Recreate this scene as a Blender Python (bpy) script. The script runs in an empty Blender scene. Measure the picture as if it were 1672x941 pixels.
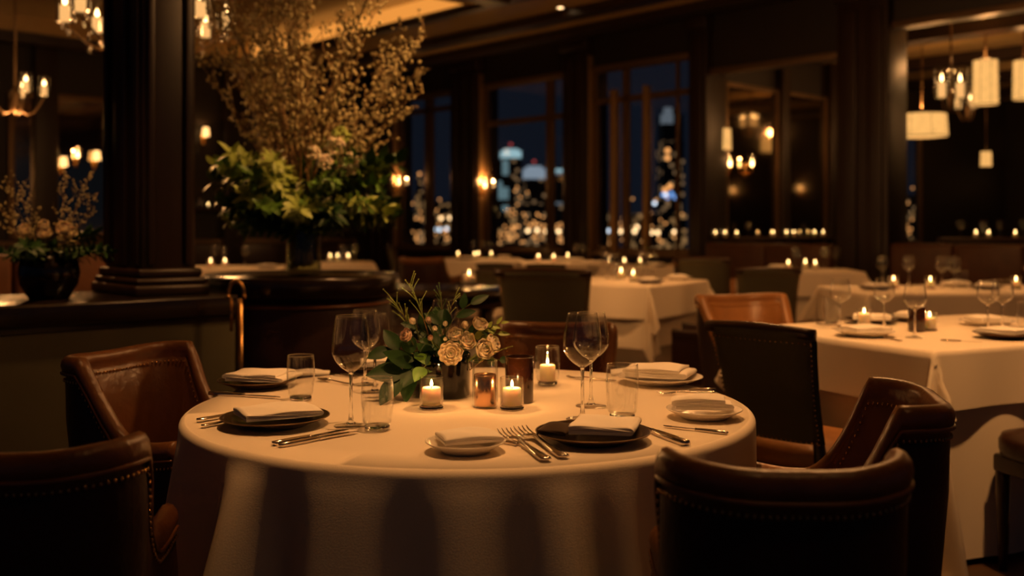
import bpy, bmesh, math, random
from mathutils import Vector, Matrix, noise
random.seed(7)
R = math.radians
PI = math.pi
SC = bpy.context.scene
COL = SC.collection
# ---------------------------------------------------------------- viewpoint
F, CX, HY, EYE = 1679.0, 836.0, 370.0, 1.17          # focal length in px, principal point, eye height
def at(px, py, D):
    return Vector(((px - CX) / F * D, D, EYE - (py - HY) / F * D))
def on(px, py, z=0.75):
    D = F * (EYE - z) / (py - HY)
    return Vector(((px - CX) / F * D, D, z))
cam = bpy.data.cameras.new('camera'); camo = bpy.data.objects.new('camera', cam); COL.objects.link(camo)
camo.location = (0, 0, EYE); camo.rotation_euler = (PI / 2, 0, 0)
cam.sensor_width = 36; cam.lens = 36 * F / 1672; cam.shift_y = -(470.5 - HY) / 1672
cam.clip_end = 5000; cam.clip_start = 0.05
cam.dof.use_dof = True; cam.dof.focus_distance = 2.22; cam.dof.aperture_fstop = 2.5
SC.camera = camo
SC.view_settings.view_transform = 'Standard'; SC.view_settings.look = 'None'
SC.view_settings.exposure = 0; SC.view_settings.gamma = 1; SC.view_settings.use_curve_mapping = False
w = bpy.data.worlds.new('night'); SC.world = w; w.use_nodes = True
w.node_tree.nodes['Background'].inputs[0].default_value = (0.42, 0.58, 1.0, 1)
w.node_tree.nodes['Background'].inputs[1].default_value = 0.016
# ---------------------------------------------------------------- materials
MATS = {}
def principled(name, color, rough=0.5, metal=0.0, spec=0.5, noise_scale=0, noise_amt=0.0, bump=0.0, bump_scale=40, **kw):
    m = bpy.data.materials.new(name); m.use_nodes = True
    nt = m.node_tree; b = nt.nodes['Principled BSDF']
    b.inputs['Base Color'].default_value = (*color, 1)
    b.inputs['Roughness'].default_value = rough; b.inputs['Metallic'].default_value = metal
    b.inputs['Specular IOR Level'].default_value = spec
    for k, v in kw.items():
        b.inputs[k.replace('_', ' ')].default_value = v
    tc = nt.nodes.new('ShaderNodeTexCoord')
    if noise_scale:
        n = nt.nodes.new('ShaderNodeTexNoise'); n.inputs['Scale'].default_value = noise_scale; n.inputs['Detail'].default_value = 5
        nt.links.new(tc.outputs['Object'], n.inputs['Vector'])
        mx = nt.nodes.new('ShaderNodeMix'); mx.data_type = 'RGBA'
        mx.inputs[6].default_value = (*[c * (1 - noise_amt) for c in color], 1)
        mx.inputs[7].default_value = (*[min(1, c * (1 + noise_amt)) for c in color], 1)
        nt.links.new(n.outputs['Fac'], mx.inputs[0]); nt.links.new(mx.outputs[2], b.inputs['Base Color'])
    if bump:
        n2 = nt.nodes.new('ShaderNodeTexNoise'); n2.inputs['Scale'].default_value = bump_scale; n2.inputs['Detail'].default_value = 4
        nt.links.new(tc.outputs['Object'], n2.inputs['Vector'])
        bp = nt.nodes.new('ShaderNodeBump'); bp.inputs['Strength'].default_value = bump; bp.inputs['Distance'].default_value = 0.01
        nt.links.new(n2.outputs['Fac'], bp.inputs['Height']); nt.links.new(bp.outputs['Normal'], b.inputs['Normal'])
    MATS[name] = m
    return m
def wood(name, c1, c2, rough=0.35, scale=6):
    m = principled(name, c1, rough)
    nt = m.node_tree; b = nt.nodes['Principled BSDF']; tc = [n for n in nt.nodes if n.type == 'TEX_COORD'][0]
    mp = nt.nodes.new('ShaderNodeMapping'); mp.inputs['Scale'].default_value = (scale, scale, scale * 0.12)
    nt.links.new(tc.outputs['Object'], mp.inputs['Vector'])
    n = nt.nodes.new('ShaderNodeTexNoise'); n.inputs['Scale'].default_value = 3; n.inputs['Detail'].default_value = 8
    n.inputs['Distortion'].default_value = 0.8
    nt.links.new(mp.outputs[0], n.inputs['Vector'])
    mx = nt.nodes.new('ShaderNodeMix'); mx.data_type = 'RGBA'
    mx.inputs[6].default_value = (*c1, 1); mx.inputs[7].default_value = (*c2, 1)
    nt.links.new(n.outputs['Fac'], mx.inputs[0]); nt.links.new(mx.outputs[2], b.inputs['Base Color'])
    return m
def emit(name, color, strength):
    m = bpy.data.materials.new(name); m.use_nodes = True; nt = m.node_tree
    nt.nodes.remove(nt.nodes['Principled BSDF'])
    e = nt.nodes.new('ShaderNodeEmission'); e.inputs[0].default_value = (*color, 1); e.inputs[1].default_value = strength
    nt.links.new(e.outputs[0], nt.nodes['Material Output'].inputs[0])
    MATS[name] = m
    return m
def thin_glass(name, tint=(0.96, 0.96, 0.95), ior=1.5, rough=0.01, gain=1.0):
    m = bpy.data.materials.new(name); m.use_nodes = True; nt = m.node_tree
    nt.nodes.remove(nt.nodes['Principled BSDF'])
    t = nt.nodes.new('ShaderNodeBsdfTransparent'); t.inputs[0].default_value = (*tint, 1)
    g = nt.nodes.new('ShaderNodeBsdfGlossy'); g.inputs['Roughness'].default_value = rough
    g.inputs[0].default_value = (gain, gain, gain, 1)
    # Schlick reflectance of a thin wall, the same from either side
    lw = nt.nodes.new('ShaderNodeLayerWeight'); lw.inputs[0].default_value = 0.5
    pw = nt.nodes.new('ShaderNodeMath'); pw.operation = 'POWER'; pw.inputs[1].default_value = 4.0
    f0 = ((ior - 1) / (ior + 1)) ** 2
    fr = nt.nodes.new('ShaderNodeMath'); fr.operation = 'MULTIPLY_ADD'; fr.inputs[1].default_value = 1 - f0; fr.inputs[2].default_value = f0
    nt.links.new(lw.outputs['Facing'], pw.inputs[0]); nt.links.new(pw.outputs[0], fr.inputs[0])
    mx = nt.nodes.new('ShaderNodeMixShader')
    nt.links.new(fr.outputs[0], mx.inputs[0]); nt.links.new(t.outputs[0], mx.inputs[1]); nt.links.new(g.outputs[0], mx.inputs[2])
    nt.links.new(mx.outputs[0], nt.nodes['Material Output'].inputs[0])
    MATS[name] = m
    return m
thin_glass('clear_glass', (0.985, 0.985, 0.98), ior=1.5)
thin_glass('window_glass', (0.8, 0.82, 0.84), 1.55, 0.02)
thin_glass('green_glass', (0.045, 0.07, 0.02), 1.5, 0.03)
thin_glass('smoky_glass', (0.88, 0.90, 0.80), 1.5, 0.03)
principled('thick_glass', (1, 1, 1), 0.0, Transmission_Weight=1.0, IOR=1.45)
principled('amber_glass', (0.035, 0.012, 0.004), 0.12, spec=0.8)
principled('copper', (0.85, 0.5, 0.28), 0.18, 1.0, bump=0.05, bump_scale=30)
principled('linen', (0.80, 0.70, 0.56), 0.85, spec=0.15, bump=0.12, bump_scale=500)
principled('napkin_linen', (0.90, 0.84, 0.74), 0.85, spec=0.12, bump=0.15, bump_scale=400)
principled('napkin_dark', (0.05, 0.03, 0.018), 0.8, spec=0.2, bump=0.1, bump_scale=300)
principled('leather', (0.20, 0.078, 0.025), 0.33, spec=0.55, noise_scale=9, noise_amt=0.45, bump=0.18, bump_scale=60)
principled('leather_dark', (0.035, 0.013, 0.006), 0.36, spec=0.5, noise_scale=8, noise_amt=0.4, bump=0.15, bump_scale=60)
principled('leather_brown', (0.085, 0.034, 0.014), 0.42, spec=0.4, noise_scale=8, noise_amt=0.4, bump=0.15, bump_scale=50)
principled('leather_tan', (0.36, 0.16, 0.05), 0.38, spec=0.5, noise_scale=8, noise_amt=0.4, bump=0.15, bump_scale=50)
principled('upholstery_black', (0.02, 0.013, 0.008), 0.7, spec=0.2, bump=0.1, bump_scale=300)
principled('panel_fabric', (0.11, 0.10, 0.06), 0.75, spec=0.2, noise_scale=3, noise_amt=0.3, bump=0.1, bump_scale=250)
principled('brass', (0.75, 0.45, 0.16), 0.25, 1.0)
principled('lit_bronze', (0.42, 0.27, 0.12), 0.42, 0.7)  # lighter bronze with lamplight put into its colour, for flanks and posts
principled('bronze', (0.16, 0.10, 0.05), 0.38, 0.6)
principled('steel', (0.62, 0.56, 0.5), 0.16, 1.0)
principled('china', (0.75, 0.68, 0.58), 0.25, spec=0.6)
principled('dark_china', (0.035, 0.02, 0.012), 0.22, spec=0.6, noise_scale=20, noise_amt=0.4)
principled('wax', (0.92, 0.8, 0.6), 0.5, spec=0.3, Subsurface_Weight=0.6, Subsurface_Radius=(0.02, 0.01, 0.004), Subsurface_Scale=0.6)
principled('wick_black', (0.02, 0.015, 0.01), 0.9)
wood('dark_wood', (0.018, 0.009, 0.005), (0.05, 0.022, 0.01), 0.32)
wood('pillar_wood', (0.010, 0.0045, 0.002), (0.026, 0.0115, 0.005), 0.38, 3)
wood('black_wood', (0.008, 0.005, 0.004), (0.02, 0.012, 0.008), 0.22)
wood('ceiling_wood', (0.44, 0.30, 0.13), (0.62, 0.43, 0.19), 0.2, 1.5)
wood('floor_wood', (0.05, 0.028, 0.014), (0.11, 0.06, 0.03), 0.4, 2)
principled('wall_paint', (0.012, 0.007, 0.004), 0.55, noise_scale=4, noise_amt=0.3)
principled('mirror_dark', (0.42, 0.34, 0.24), 0.06, 1.0)
principled('petal_cream', (0.86, 0.76, 0.58), 0.6, spec=0.2, Subsurface_Weight=0.2, Subsurface_Radius=(0.01, 0.006, 0.003))
principled('petal_blush', (0.80, 0.60, 0.46), 0.6, spec=0.2, Subsurface_Weight=0.2, Subsurface_Radius=(0.01, 0.005, 0.003))
principled('petal_heart', (0.25, 0.27, 0.06), 0.6)
principled('leaf_dark', (0.018, 0.055, 0.012), 0.5, spec=0.3, noise_scale=20, noise_amt=0.4)
principled('leaf_mid', (0.095, 0.21, 0.03), 0.45, spec=0.4, noise_scale=12, noise_amt=0.5)
principled('leaf_pale', (0.33, 0.43, 0.09), 0.5, noise_scale=12, noise_amt=0.4)
principled('twig', (0.20, 0.12, 0.04), 0.7)
principled('blossom', (0.46, 0.40, 0.20), 0.7, noise_scale=6, noise_amt=0.4)
principled('stem_green', (0.10, 0.13, 0.03), 0.5)
principled('city_dark', (0.01, 0.012, 0.02), 0.7)
principled('glazed_black', (0.006, 0.004, 0.003), 0.1, spec=0.7)
emit('flame', (1.0, 0.60, 0.22), 26)
emit('lamp_shade_glow', (1.0, 0.5, 0.16), 1.1)
emit('small_shade_glow', (1.0, 0.50, 0.16), 2.6)
emit('bulb_glow', (1.0, 0.55, 0.2), 14)
emit('downlight_glow', (1.0, 0.6, 0.28), 9)
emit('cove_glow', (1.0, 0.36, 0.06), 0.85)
emit('street_warm', (1.0, 0.60, 0.27), 6.0)
emit('street_white', (0.8, 0.9, 1.0), 3.0)
emit('street_amber', (1.0, 0.40, 0.11), 2.4)
emit('street_blue', (0.2, 0.45, 1.0), 1.6)
emit('crown_teal', (0.55, 0.85, 0.9), 0.9)
emit('crown_white', (0.6, 0.72, 0.85), 0.55)
emit('beacon_red', (1.0, 0.12, 0.1), 0.9)
def shade_mat(name, color, strength, pleats):
    m = emit(name, color, strength); nt = m.node_tree
    e = [n for n in nt.nodes if n.type == 'EMISSION'][0]
    # a fabric shade over a lamp: woven cloth that lets a little less light through its seams
    tc = nt.nodes.new('ShaderNodeTexCoord'); n = nt.nodes.new('ShaderNodeTexNoise'); n.inputs['Scale'].default_value = 14
    nt.links.new(tc.outputs['Object'], n.inputs['Vector'])
    mp = nt.nodes.new('ShaderNodeMapRange'); mp.inputs[3].default_value = strength * 0.8; mp.inputs[4].default_value = strength * 1.2
    nt.links.new(n.outputs['Fac'], mp.inputs[0]); nt.links.new(mp.outputs[0], e.inputs[1])
    return m
shade_mat('drum_shade', (1.0, 0.50, 0.14), 1.0, 8)
def facade(name, c_lit, thresh, strength, sx=0.35, sz=0.28, base=(0.004, 0.006, 0.012)):
    m = bpy.data.materials.new(name); m.use_nodes = True; nt = m.node_tree
    b = nt.nodes['Principled BSDF']; b.inputs['Base Color'].default_value = (*base, 1); b.inputs['Roughness'].default_value = 0.6
    tc = nt.nodes.new('ShaderNodeTexCoord'); mp = nt.nodes.new('ShaderNodeMapping'); mp.inputs['Scale'].default_value = (sx, sx, sz)
    nt.links.new(tc.outputs['Object'], mp.inputs['Vector'])
    fl = nt.nodes.new('ShaderNodeVectorMath'); fl.operation = 'FLOOR'; nt.links.new(mp.outputs[0], fl.inputs[0])
    oi = nt.nodes.new('ShaderNodeObjectInfo'); ad = nt.nodes.new('ShaderNodeVectorMath'); ad.operation = 'ADD'
    nt.links.new(fl.outputs[0], ad.inputs[0]); nt.links.new(oi.outputs['Location'], ad.inputs[1])
    wn = nt.nodes.new('ShaderNodeTexWhiteNoise'); nt.links.new(ad.outputs[0], wn.inputs['Vector'])
    gt = nt.nodes.new('ShaderNodeMath'); gt.operation = 'GREATER_THAN'; gt.inputs[1].default_value = thresh
    nt.links.new(wn.outputs['Value'], gt.inputs[0])
    ml = nt.nodes.new('ShaderNodeMath'); ml.operation = 'MULTIPLY'; ml.inputs[1].default_value = strength
    nt.links.new(gt.outputs[0], ml.inputs[0]); nt.links.new(ml.outputs[0], b.inputs['Emission Strength'])
    b.inputs['Emission Color'].default_value = (*c_lit, 1)
    MATS[name] = m
facade('facade_warm', (1.0, 0.5, 0.17), 0.80, 0.5, 0.22, 0.25)
facade('facade_cool', (0.5, 0.8, 0.85), 0.55, 0.32, 0.03, 0.12)
facade('facade_dim', (1.0, 0.55, 0.24), 0.86, 0.34, 0.2, 0.22)
facade('facade_band', (0.65, 0.75, 0.85), 0.5, 0.22, 0.012, 0.045)
M = MATS
# ---------------------------------------------------------------- mesh builder
class MB:
    def __init__(self):
        self.v, self.f, self.sm = [], [], []
        self.m = Matrix.Identity(4)
    def add(self, vs, fs, smooth=True):
        b = len(self.v)
        self.v += [self.m @ Vector(p) for p in vs]
        flip = self.m.determinant() < 0
        self.f += [[b + i for i in (reversed(f) if flip else f)] for f in fs]
        self.sm += [smooth] * len(fs)
        return self
    def box(self, x0, x1, y0, y1, z0, z1, bev=0.0):
        if bev <= 0:
            vs = [(x, y, z) for z in (z0, z1) for y in (y0, y1) for x in (x0, x1)]
            return self.add(vs, [(0, 2, 3, 1), (4, 5, 7, 6), (0, 1, 5, 4), (2, 6, 7, 3), (0, 4, 6, 2), (1, 3, 7, 5)], False)
        bm = bmesh.new(); bmesh.ops.create_cube(bm, size=1)
        bmesh.ops.transform(bm, matrix=Matrix.Translation(((x0 + x1) / 2, (y0 + y1) / 2, (z0 + z1) / 2)) @ Matrix.Diagonal((x1 - x0, y1 - y0, z1 - z0, 1)), verts=bm.verts)
        bmesh.ops.bevel(bm, geom=bm.edges[:] , offset=bev, segments=3, profile=0.5, affect='EDGES')
        bm.verts.index_update()
        self.add([v.co[:] for v in bm.verts], [[v.index for v in f.verts] for f in bm.faces], True)
        bm.free(); return self
    def lathe(self, prof, n=32, wob=None, cap=True):
        """prof: (r, z) list from bottom to top; r 0 closes to a point"""
        vs, rings = [], []
        for (r, z) in prof:
            if r < 1e-6:
                rings.append([len(vs)]); vs.append((0, 0, z))
            else:
                rings.append(list(range(len(vs), len(vs) + n)))
                for k in range(n):
                    a = 2 * PI * k / n
                    q = r * (wob(a, z) if wob else 1)
                    vs.append((q * math.cos(a), q * math.sin(a), z))
        fs = []
        for a, b in zip(rings, rings[1:]):
            for k in range(n):
                k2 = (k + 1) % n
                if len(a) == 1 and len(b) == 1: continue
                if len(a) == 1: fs.append((a[0], b[k2], b[k]))
                elif len(b) == 1: fs.append((a[k], a[k2], b[0]))
                else: fs.append((a[k], a[k2], b[k2], b[k]))
        return self.add(vs, fs)
    def tube(self, pts, r, n=8, cap=True, closed=False):
        pts = [Vector(p) for p in pts]
        rr = r if isinstance(r, (list, tuple)) else [r] * len(pts)
        vs = []; up = None; N = len(pts)
        for i, p in enumerate(pts):
            a = pts[(i - 1) % N] if (i > 0 or closed) else p
            c = pts[(i + 1) % N] if (i < N - 1 or closed) else p
            d = (c - a)
            d = d.normalized() if d.length > 1e-9 else Vector((0, 0, 1))
            if up is None:
                up = Vector((0, 0, 1)) if abs(d.z) < 0.9 else Vector((1, 0, 0))
            x = up - d * up.dot(d)
            if x.length < 1e-6: x = d.orthogonal()
            x.normalize(); y = d.cross(x); up = x
            for k in range(n):
                t = 2 * PI * k / n
                vs.append(p + x * (math.cos(t) * rr[i]) + y * (math.sin(t) * rr[i]))
        fs = []
        for i in range(N if closed else N - 1):
            j = (i + 1) % N
            for k in range(n):
                k2 = (k + 1) % n
                fs.append((i * n + k, i * n + k2, j * n + k2, j * n + k))
        if cap and not closed:
            fs.append(tuple(range(n - 1, -1, -1))); fs.append(tuple((N - 1) * n + k for k in range(n)))
        return self.add(vs, fs)
    def grid(self, fn, nu, nv, closed_u=False, smooth=True):
        vs = [fn(i / nu, j / nv) for j in range(nv + 1) for i in range(nu + (0 if closed_u else 1))]
        W = nu if closed_u else nu + 1
        fs = []
        for j in range(nv):
            for i in range(nu):
                i2 = (i + 1) % W
                fs.append((j * W + i, j * W + i2, (j + 1) * W + i2, (j + 1) * W + i))
        return self.add(vs, fs, smooth)
    def ball(self, c, rx, ry=None, rz=None, seg=8, rings=5):
        ry = ry or rx; rz = rz or rx; c = Vector(c)
        vs = [c + Vector((0, 0, -rz))]
        for j in range(1, rings):
            ph = -PI / 2 + PI * j / rings
            for k in range(seg):
                a = 2 * PI * k / seg
                vs.append(c + Vector((rx * math.cos(ph) * math.cos(a), ry * math.cos(ph) * math.sin(a), rz * math.sin(ph))))
        vs.append(c + Vector((0, 0, rz)))
        fs = []; L = len(vs) - 1
        for k in range(seg):
            k2 = (k + 1) % seg
            fs.append((0, 1 + k2, 1 + k))
            for j in range(rings - 2):
                b = 1 + j * seg
                fs.append((b + k, b + k2, b + seg + k2, b + seg + k))
            b = 1 + (rings - 2) * seg
            fs.append((b + k, b + k2, L))
        return self.add(vs, fs)
    def mesh(self, name, mat):
        me = bpy.data.meshes.new(name)
        me.from_pydata([tuple(v) for v in self.v], [], self.f)
        me.polygons.foreach_set('use_smooth', self.sm)
        for mm in (mat if isinstance(mat, (list, tuple)) else [mat]):
            me.materials.append(M[mm] if isinstance(mm, str) else mm)
        me.update()
        return me
CACHE = {}
def link(name, me, parent=None, loc=None, rot=None, scale=None):
    o = bpy.data.objects.new(name, me); COL.objects.link(o)
    if parent: o.parent = parent
    if loc is not None: o.location = loc
    if rot is not None: o.rotation_euler = rot
    if scale is not None: o.scale = scale
    return o
def part(name, mb, mat, parent=None, key=None, auto=None, **kw):
    """one mesh object; with a key the mesh data is shared by every copy"""
    if key and key in CACHE: me = CACHE[key]
    else:
        mb = mb() if callable(mb) else mb
        me = mb.mesh(name, mat)
        if key: CACHE[key] = me
    return link(name, me, parent, **kw)
def tag(o, label, cat, group=None, kind=None):
    o['label'] = label; o['category'] = cat
    if group: o['group'] = group
    if kind: o['kind'] = kind
    return o
def thing(name, label, cat, loc=(0, 0, 0), rotz=0.0, group=None, scale=None):
    o = bpy.data.objects.new(name, None); COL.objects.link(o)
    o.empty_display_size = 0.1
    o.location = loc; o.rotation_euler = (0, 0, rotz)
    if scale: o.scale = scale if isinstance(scale, (tuple, list)) else (scale,) * 3
    return tag(o, label, cat, group)
def struct(name, mb, mat, parent=None):
    o = part(name, mb, mat, parent)
    if not parent: o['kind'] = 'structure'
    return o
def point_light(name, loc, energy, color, size=0.03, parent=None):
    l = bpy.data.lights.new(name, 'POINT'); l.energy = energy; l.color = color; l.shadow_soft_size = size
    o = link(name, l, parent); o.location = loc
    return o
def spot_light(name, loc, target, energy, color, angle, blend=0.6, size=0.05, parent=None):
    l = bpy.data.lights.new(name, 'SPOT'); l.energy = energy; l.color = color; l.spot_size = R(angle); l.spot_blend = blend
    l.shadow_soft_size = size
    o = link(name, l, parent); o.location = loc
    d = Vector(target) - Vector(loc)
    o.rotation_euler = d.to_track_quat('-Z', 'Y').to_euler()
    return o
WARM = (1.0, 0.45, 0.145)
CANDLE = (1.0, 0.43, 0.12)
ORD = ['leftmost', 'second from left', 'third from left', 'fourth from left', 'fifth from left', 'sixth from left', 'seventh from left', 'eighth from left']
def nth(i, n):
    return 'rightmost' if i == n - 1 and n > 1 else ORD[i]
# ================================================================ THE ROOM
# room frame: s runs along the window wall (away to the far corner), t through the wall (outdoors positive)
TH = R(42.4)
U = Vector((-math.sin(TH), math.cos(TH), 0)); V = Vector((math.cos(TH), math.sin(TH), 0))
W0 = Vector((2.412, 12.5, 0))
RM = Matrix(((U.x, V.x, 0, W0.x), (U.y, V.y, 0, W0.y), (0, 0, 1, 0), (0, 0, 0, 1)))
def rm(s, t, z): return W0 + U * s + V * t + Vector((0, 0, z))
def wall_s(px, t=0.0):
    r = (px - CX) / F; p = W0 + V * t
    return (p.x - p.y * r) / (-U.x + U.y * r)
def st(p):
    d = Vector((p[0], p[1], 0)) - W0
    return d.dot(U), d.dot(V)
def RB():
    b = MB(); b.m = RM.copy(); return b
CEIL = 3.775
S_END = wall_s(600)
struct('floor', RB().box(-14, S_END + 0.2, -16, 0.3, -0.06, 0), 'floor_wood')
# ceiling with a recessed tray whose lit edge is a face made to glow
b = RB()
T0, T1, S0, S1 = -2.45, -8.2, 1.68, 6.9
b.box(-14, S_END + 0.2, T0, 0.3, CEIL, CEIL + 0.26)
b.box(-14, S_END + 0.2, -16, T1, CEIL, CEIL + 0.26)
b.box(-14, S0, T1, T0, CEIL, CEIL + 0.26)
b.box(S1, S_END + 0.2, T1, T0, CEIL, CEIL + 0.26)
b.box(S0, S1, T1, T0, CEIL + 0.2, CEIL + 0.26)
struct('ceiling', b, 'ceiling_wood')
ct = thing('lit_tray_edge', 'long amber-lit edge face of the recessed ceiling tray, its light put in as glow', 'light', rm((S0 + S1) / 2, T0, CEIL))
b = RB(); b.box(S0 + 0.01, S1 - 0.01, T0 - 0.022, T0 - 0.004, CEIL + 0.004, CEIL + 0.196)  # amber emission stands in for cove light falling on the tray face
part('glow_face', b, 'cove_glow', ct).matrix_parent_inverse = Matrix.Translation(rm((S0 + S1) / 2, T0, CEIL)).inverted()
b = RB(); b.box(S0, S1, T0 - 0.034, T0 - 0.002, CEIL - 0.012, CEIL + 0.004)
part('lip', b, 'bronze', ct).matrix_parent_inverse = Matrix.Translation(rm((S0 + S1) / 2, T0, CEIL)).inverted()
k = 0
def beam(s0, s1, t0, t1, drop, m='pillar_wood'):
    global k; k += 1
    struct('trim_%d' % k, RB().box(s0, s1, t0, t1, CEIL - drop, CEIL + 0.005), m)
beam(-9.5, S_END, -0.62, -0.30, 0.10)
beam(-9.5, S_END, -1.45, -1.20, 0.10)
beam(-9.5, 9, -2.40, -2.24, 0.05)
beam(0.95, 1.2, -9.5, -2.42, 0.10)
beam(-2.6, -2.35, -8.5, -0.64, 0.12)
beam(-9.5, S_END, -9.9, -9.5, 0.14)
beam(7.0, 7.3, -8.3, -2.42, 0.14)
# ---- window wall
def sp(px): return wall_s(px)
piers = [(600, 640), (735, 780), (918, 958), (1124, 1153), (1366, 1450)]
PD = 0.12                                             # how far the piers stand into the room
def pier(p0, p1):
    """a panelled pier: core, corner fillets and base"""
    s0, s1 = wall_s(p1, -PD), wall_s(p0, -PD)
    b = RB(); b.box(s0, s1, -PD, 0.3, 0, CEIL, 0.012)
    n = max(1, int((s1 - s0) / 0.22))
    for i in range(n):
        a = s0 + (s1 - s0) * (i + 0.2) / n; c = s0 + (s1 - s0) * (i + 0.8) / n
        b.box(a, c, -PD - 0.03, -PD + 0.01, 0.3, CEIL - 0.3, 0.012)
    b.box(s0 - 0.02, s1 + 0.02, -PD - 0.045, 0.0, 0, 0.18, 0.01)
    b.box(s0 - 0.02, s1 + 0.02, -PD - 0.045, 0.0, CEIL - 0.2, CEIL - 0.0, 0.01)
    o_ = struct('pillar', b, 'pillar_wood')
    if p0 > 1000: return s0, s1
    q = RB(); q.box(s0 - 0.012, s0 + 0.004, -PD + 0.03, -0.01, 0.2, CEIL - 0.3, 0.004); part('lit_flank', q, 'lit_bronze', o_)  # bright strip for the lamplit flank, the light put into its colour
    return s0, s1
PS = [pier(*p) for p in piers]
HEAD = 3.286
# header and sill walls between piers
b = RB()
b.box(PS[3][1] - 0.02, PS[0][0] + 0.02, 0.0, 0.3, HEAD, CEIL)
b.box(PS[4][1] - 0.02, PS[3][0] + 0.02, 0.0, 0.3, 3.03, CEIL)
b.box(-9, PS[4][1] - 0.02, 0.0, 0.3, 3.27, CEIL)
b.box(PS[3][1] - 0.02, PS[0][0] + 0.02, 0.0, 0.3, 0, 0.80)
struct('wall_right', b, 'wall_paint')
k = 40
def strip(s0, s1, t0, t1, z0, z1, m='bronze'):
    global k; k += 1
    struct('trim_%d' % k, RB().box(s0, s1, t0, t1, z0, z1, 0.006), m)
strip(PS[3][1], PS[0][0], -0.05, 0.0, HEAD - 0.03, HEAD + 0.04)
strip(PS[4][1], PS[3][0], -0.05, 0.0, 3.0, 3.08)
strip(-9, PS[4][0], -0.05, 0.0, 3.24, 3.31)
strip(PS[3][1], PS[0][0], -0.08, 0.02, 0.78, 0.84)
def window(n, s0, s1, mullions, z0=0.84, z1=HEAD, transom=None, glass='window_glass', posts=()):
    b = RB(); b.box(s0, s1, 0.0, 0.05, z0, z0 + 0.05); b.box(s0, s1, 0.0, 0.05, z1 - 0.05, z1)
    b.box(s0, s0 + 0.06, 0.0, 0.05, z0, z1); b.box(s1 - 0.06, s1, 0.0, 0.05, z0, z1)
    for (a, c, dp) in mullions: b.box(min(a, c), max(a, c), 0.0, 0.05, z0, z1, 0.004)
    if transom: b.box(s0, s1, 0.0, 0.05, transom - 0.04, transom + 0.04)
    f = struct('window_%d' % n, b, 'bronze')
    for (a, c) in posts:
        q = RB(); q.box(min(a, c), max(a, c), -0.06, 0.04, z0, z1 - 0.3, 0.01); part('metal_post', q, 'lit_bronze', f)  # paler posts, the warm light on them put into the colour
    b = RB(); b.box(s0 + 0.03, s1 - 0.03, 0.022, 0.030, z0, z1)
    part('window_pane', b, glass, f)
window(1, PS[1][1], PS[0][0], [(sp(693), sp(706), 0)], transom=3.05)
window(2, PS[2][1], PS[1][0], [(sp(891), sp(903), 0)], transom=2.72)
window(3, PS[3][1], PS[2][0], [(sp(1016), sp(1026), 0), (sp(1103), sp(1107), 0)], transom=2.85, posts=[(sp(1000), sp(1008)), (sp(1053), sp(1060))])
# ---- the far corner and the back wall, which returns along -v
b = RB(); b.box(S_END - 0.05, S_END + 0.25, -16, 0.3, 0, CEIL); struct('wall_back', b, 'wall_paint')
b = RB(); b.box(S_END - 0.09, S_END - 0.05, -16, -0.3, 0, 0.9, 0.01); struct('trim_60', b, 'dark_wood')
b = RB(); b.box(S_END - 0.12, S_END - 0.05, -16, -0.3, 0.9, 0.97, 0.01); struct('trim_61', b, 'bronze')
# upright boards on the back wall
for i, t in enumerate((-1.2, -2.6, -5.4, -7.6, -9.0)):
    b = RB(); b.box(S_END - 0.16, S_END - 0.05, t - 0.16, t + 0.16, 0.0, CEIL, 0.015); struct('pillar', b, 'pillar_wood')
# ---- adjoining dining room seen through the two open bays on the right
ACEIL = 3.45
struct('floor', RB().box(-14, 0.25, 0.3, 9.2, -0.06, 0), 'floor_wood').name = 'floor_adjoining'
struct('ceiling_adjoining', RB().box(-14, 0.25, 0.3, 9.2, ACEIL, ACEIL + 0.2), 'ceiling_wood')
b = RB()
b.box(0.10, 0.25, 0.3, 4.55, 0, ACEIL); b.box(0.10, 0.25, 5.75, 9.2, 0, ACEIL)
b.box(0.10, 0.25, 4.55, 5.75, 0, 0.9); b.box(0.10, 0.25, 4.55, 5.75, 3.0, ACEIL)
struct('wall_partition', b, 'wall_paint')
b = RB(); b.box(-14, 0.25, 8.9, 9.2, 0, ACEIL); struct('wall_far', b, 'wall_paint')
for i in range(6):
    b = RB(); b.box(-1.6 - 1.7 * i, -1.3 - 1.7 * i, 8.8, 8.92, 0, ACEIL, 0.012); struct('pillar', b, 'pillar_wood')
b = RB(); b.box(0.12, 0.18, 4.55, 5.75, 0.9, 0.95); b.box(0.12, 0.18, 4.55, 5.75, 2.95, 3.0)
b.box(0.12, 0.18, 4.55, 4.6, 0.9, 3.0); b.box(0.12, 0.18, 5.7, 5.75, 0.9, 3.0); b.box(0.12, 0.18, 5.1, 5.16, 0.9, 3.0)
f = struct('window_4', b, 'bronze')
b = RB(); b.box(0.145, 0.155, 4.58, 5.72, 0.92, 2.98); part('window_pane', b, 'window_glass', f)
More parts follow.
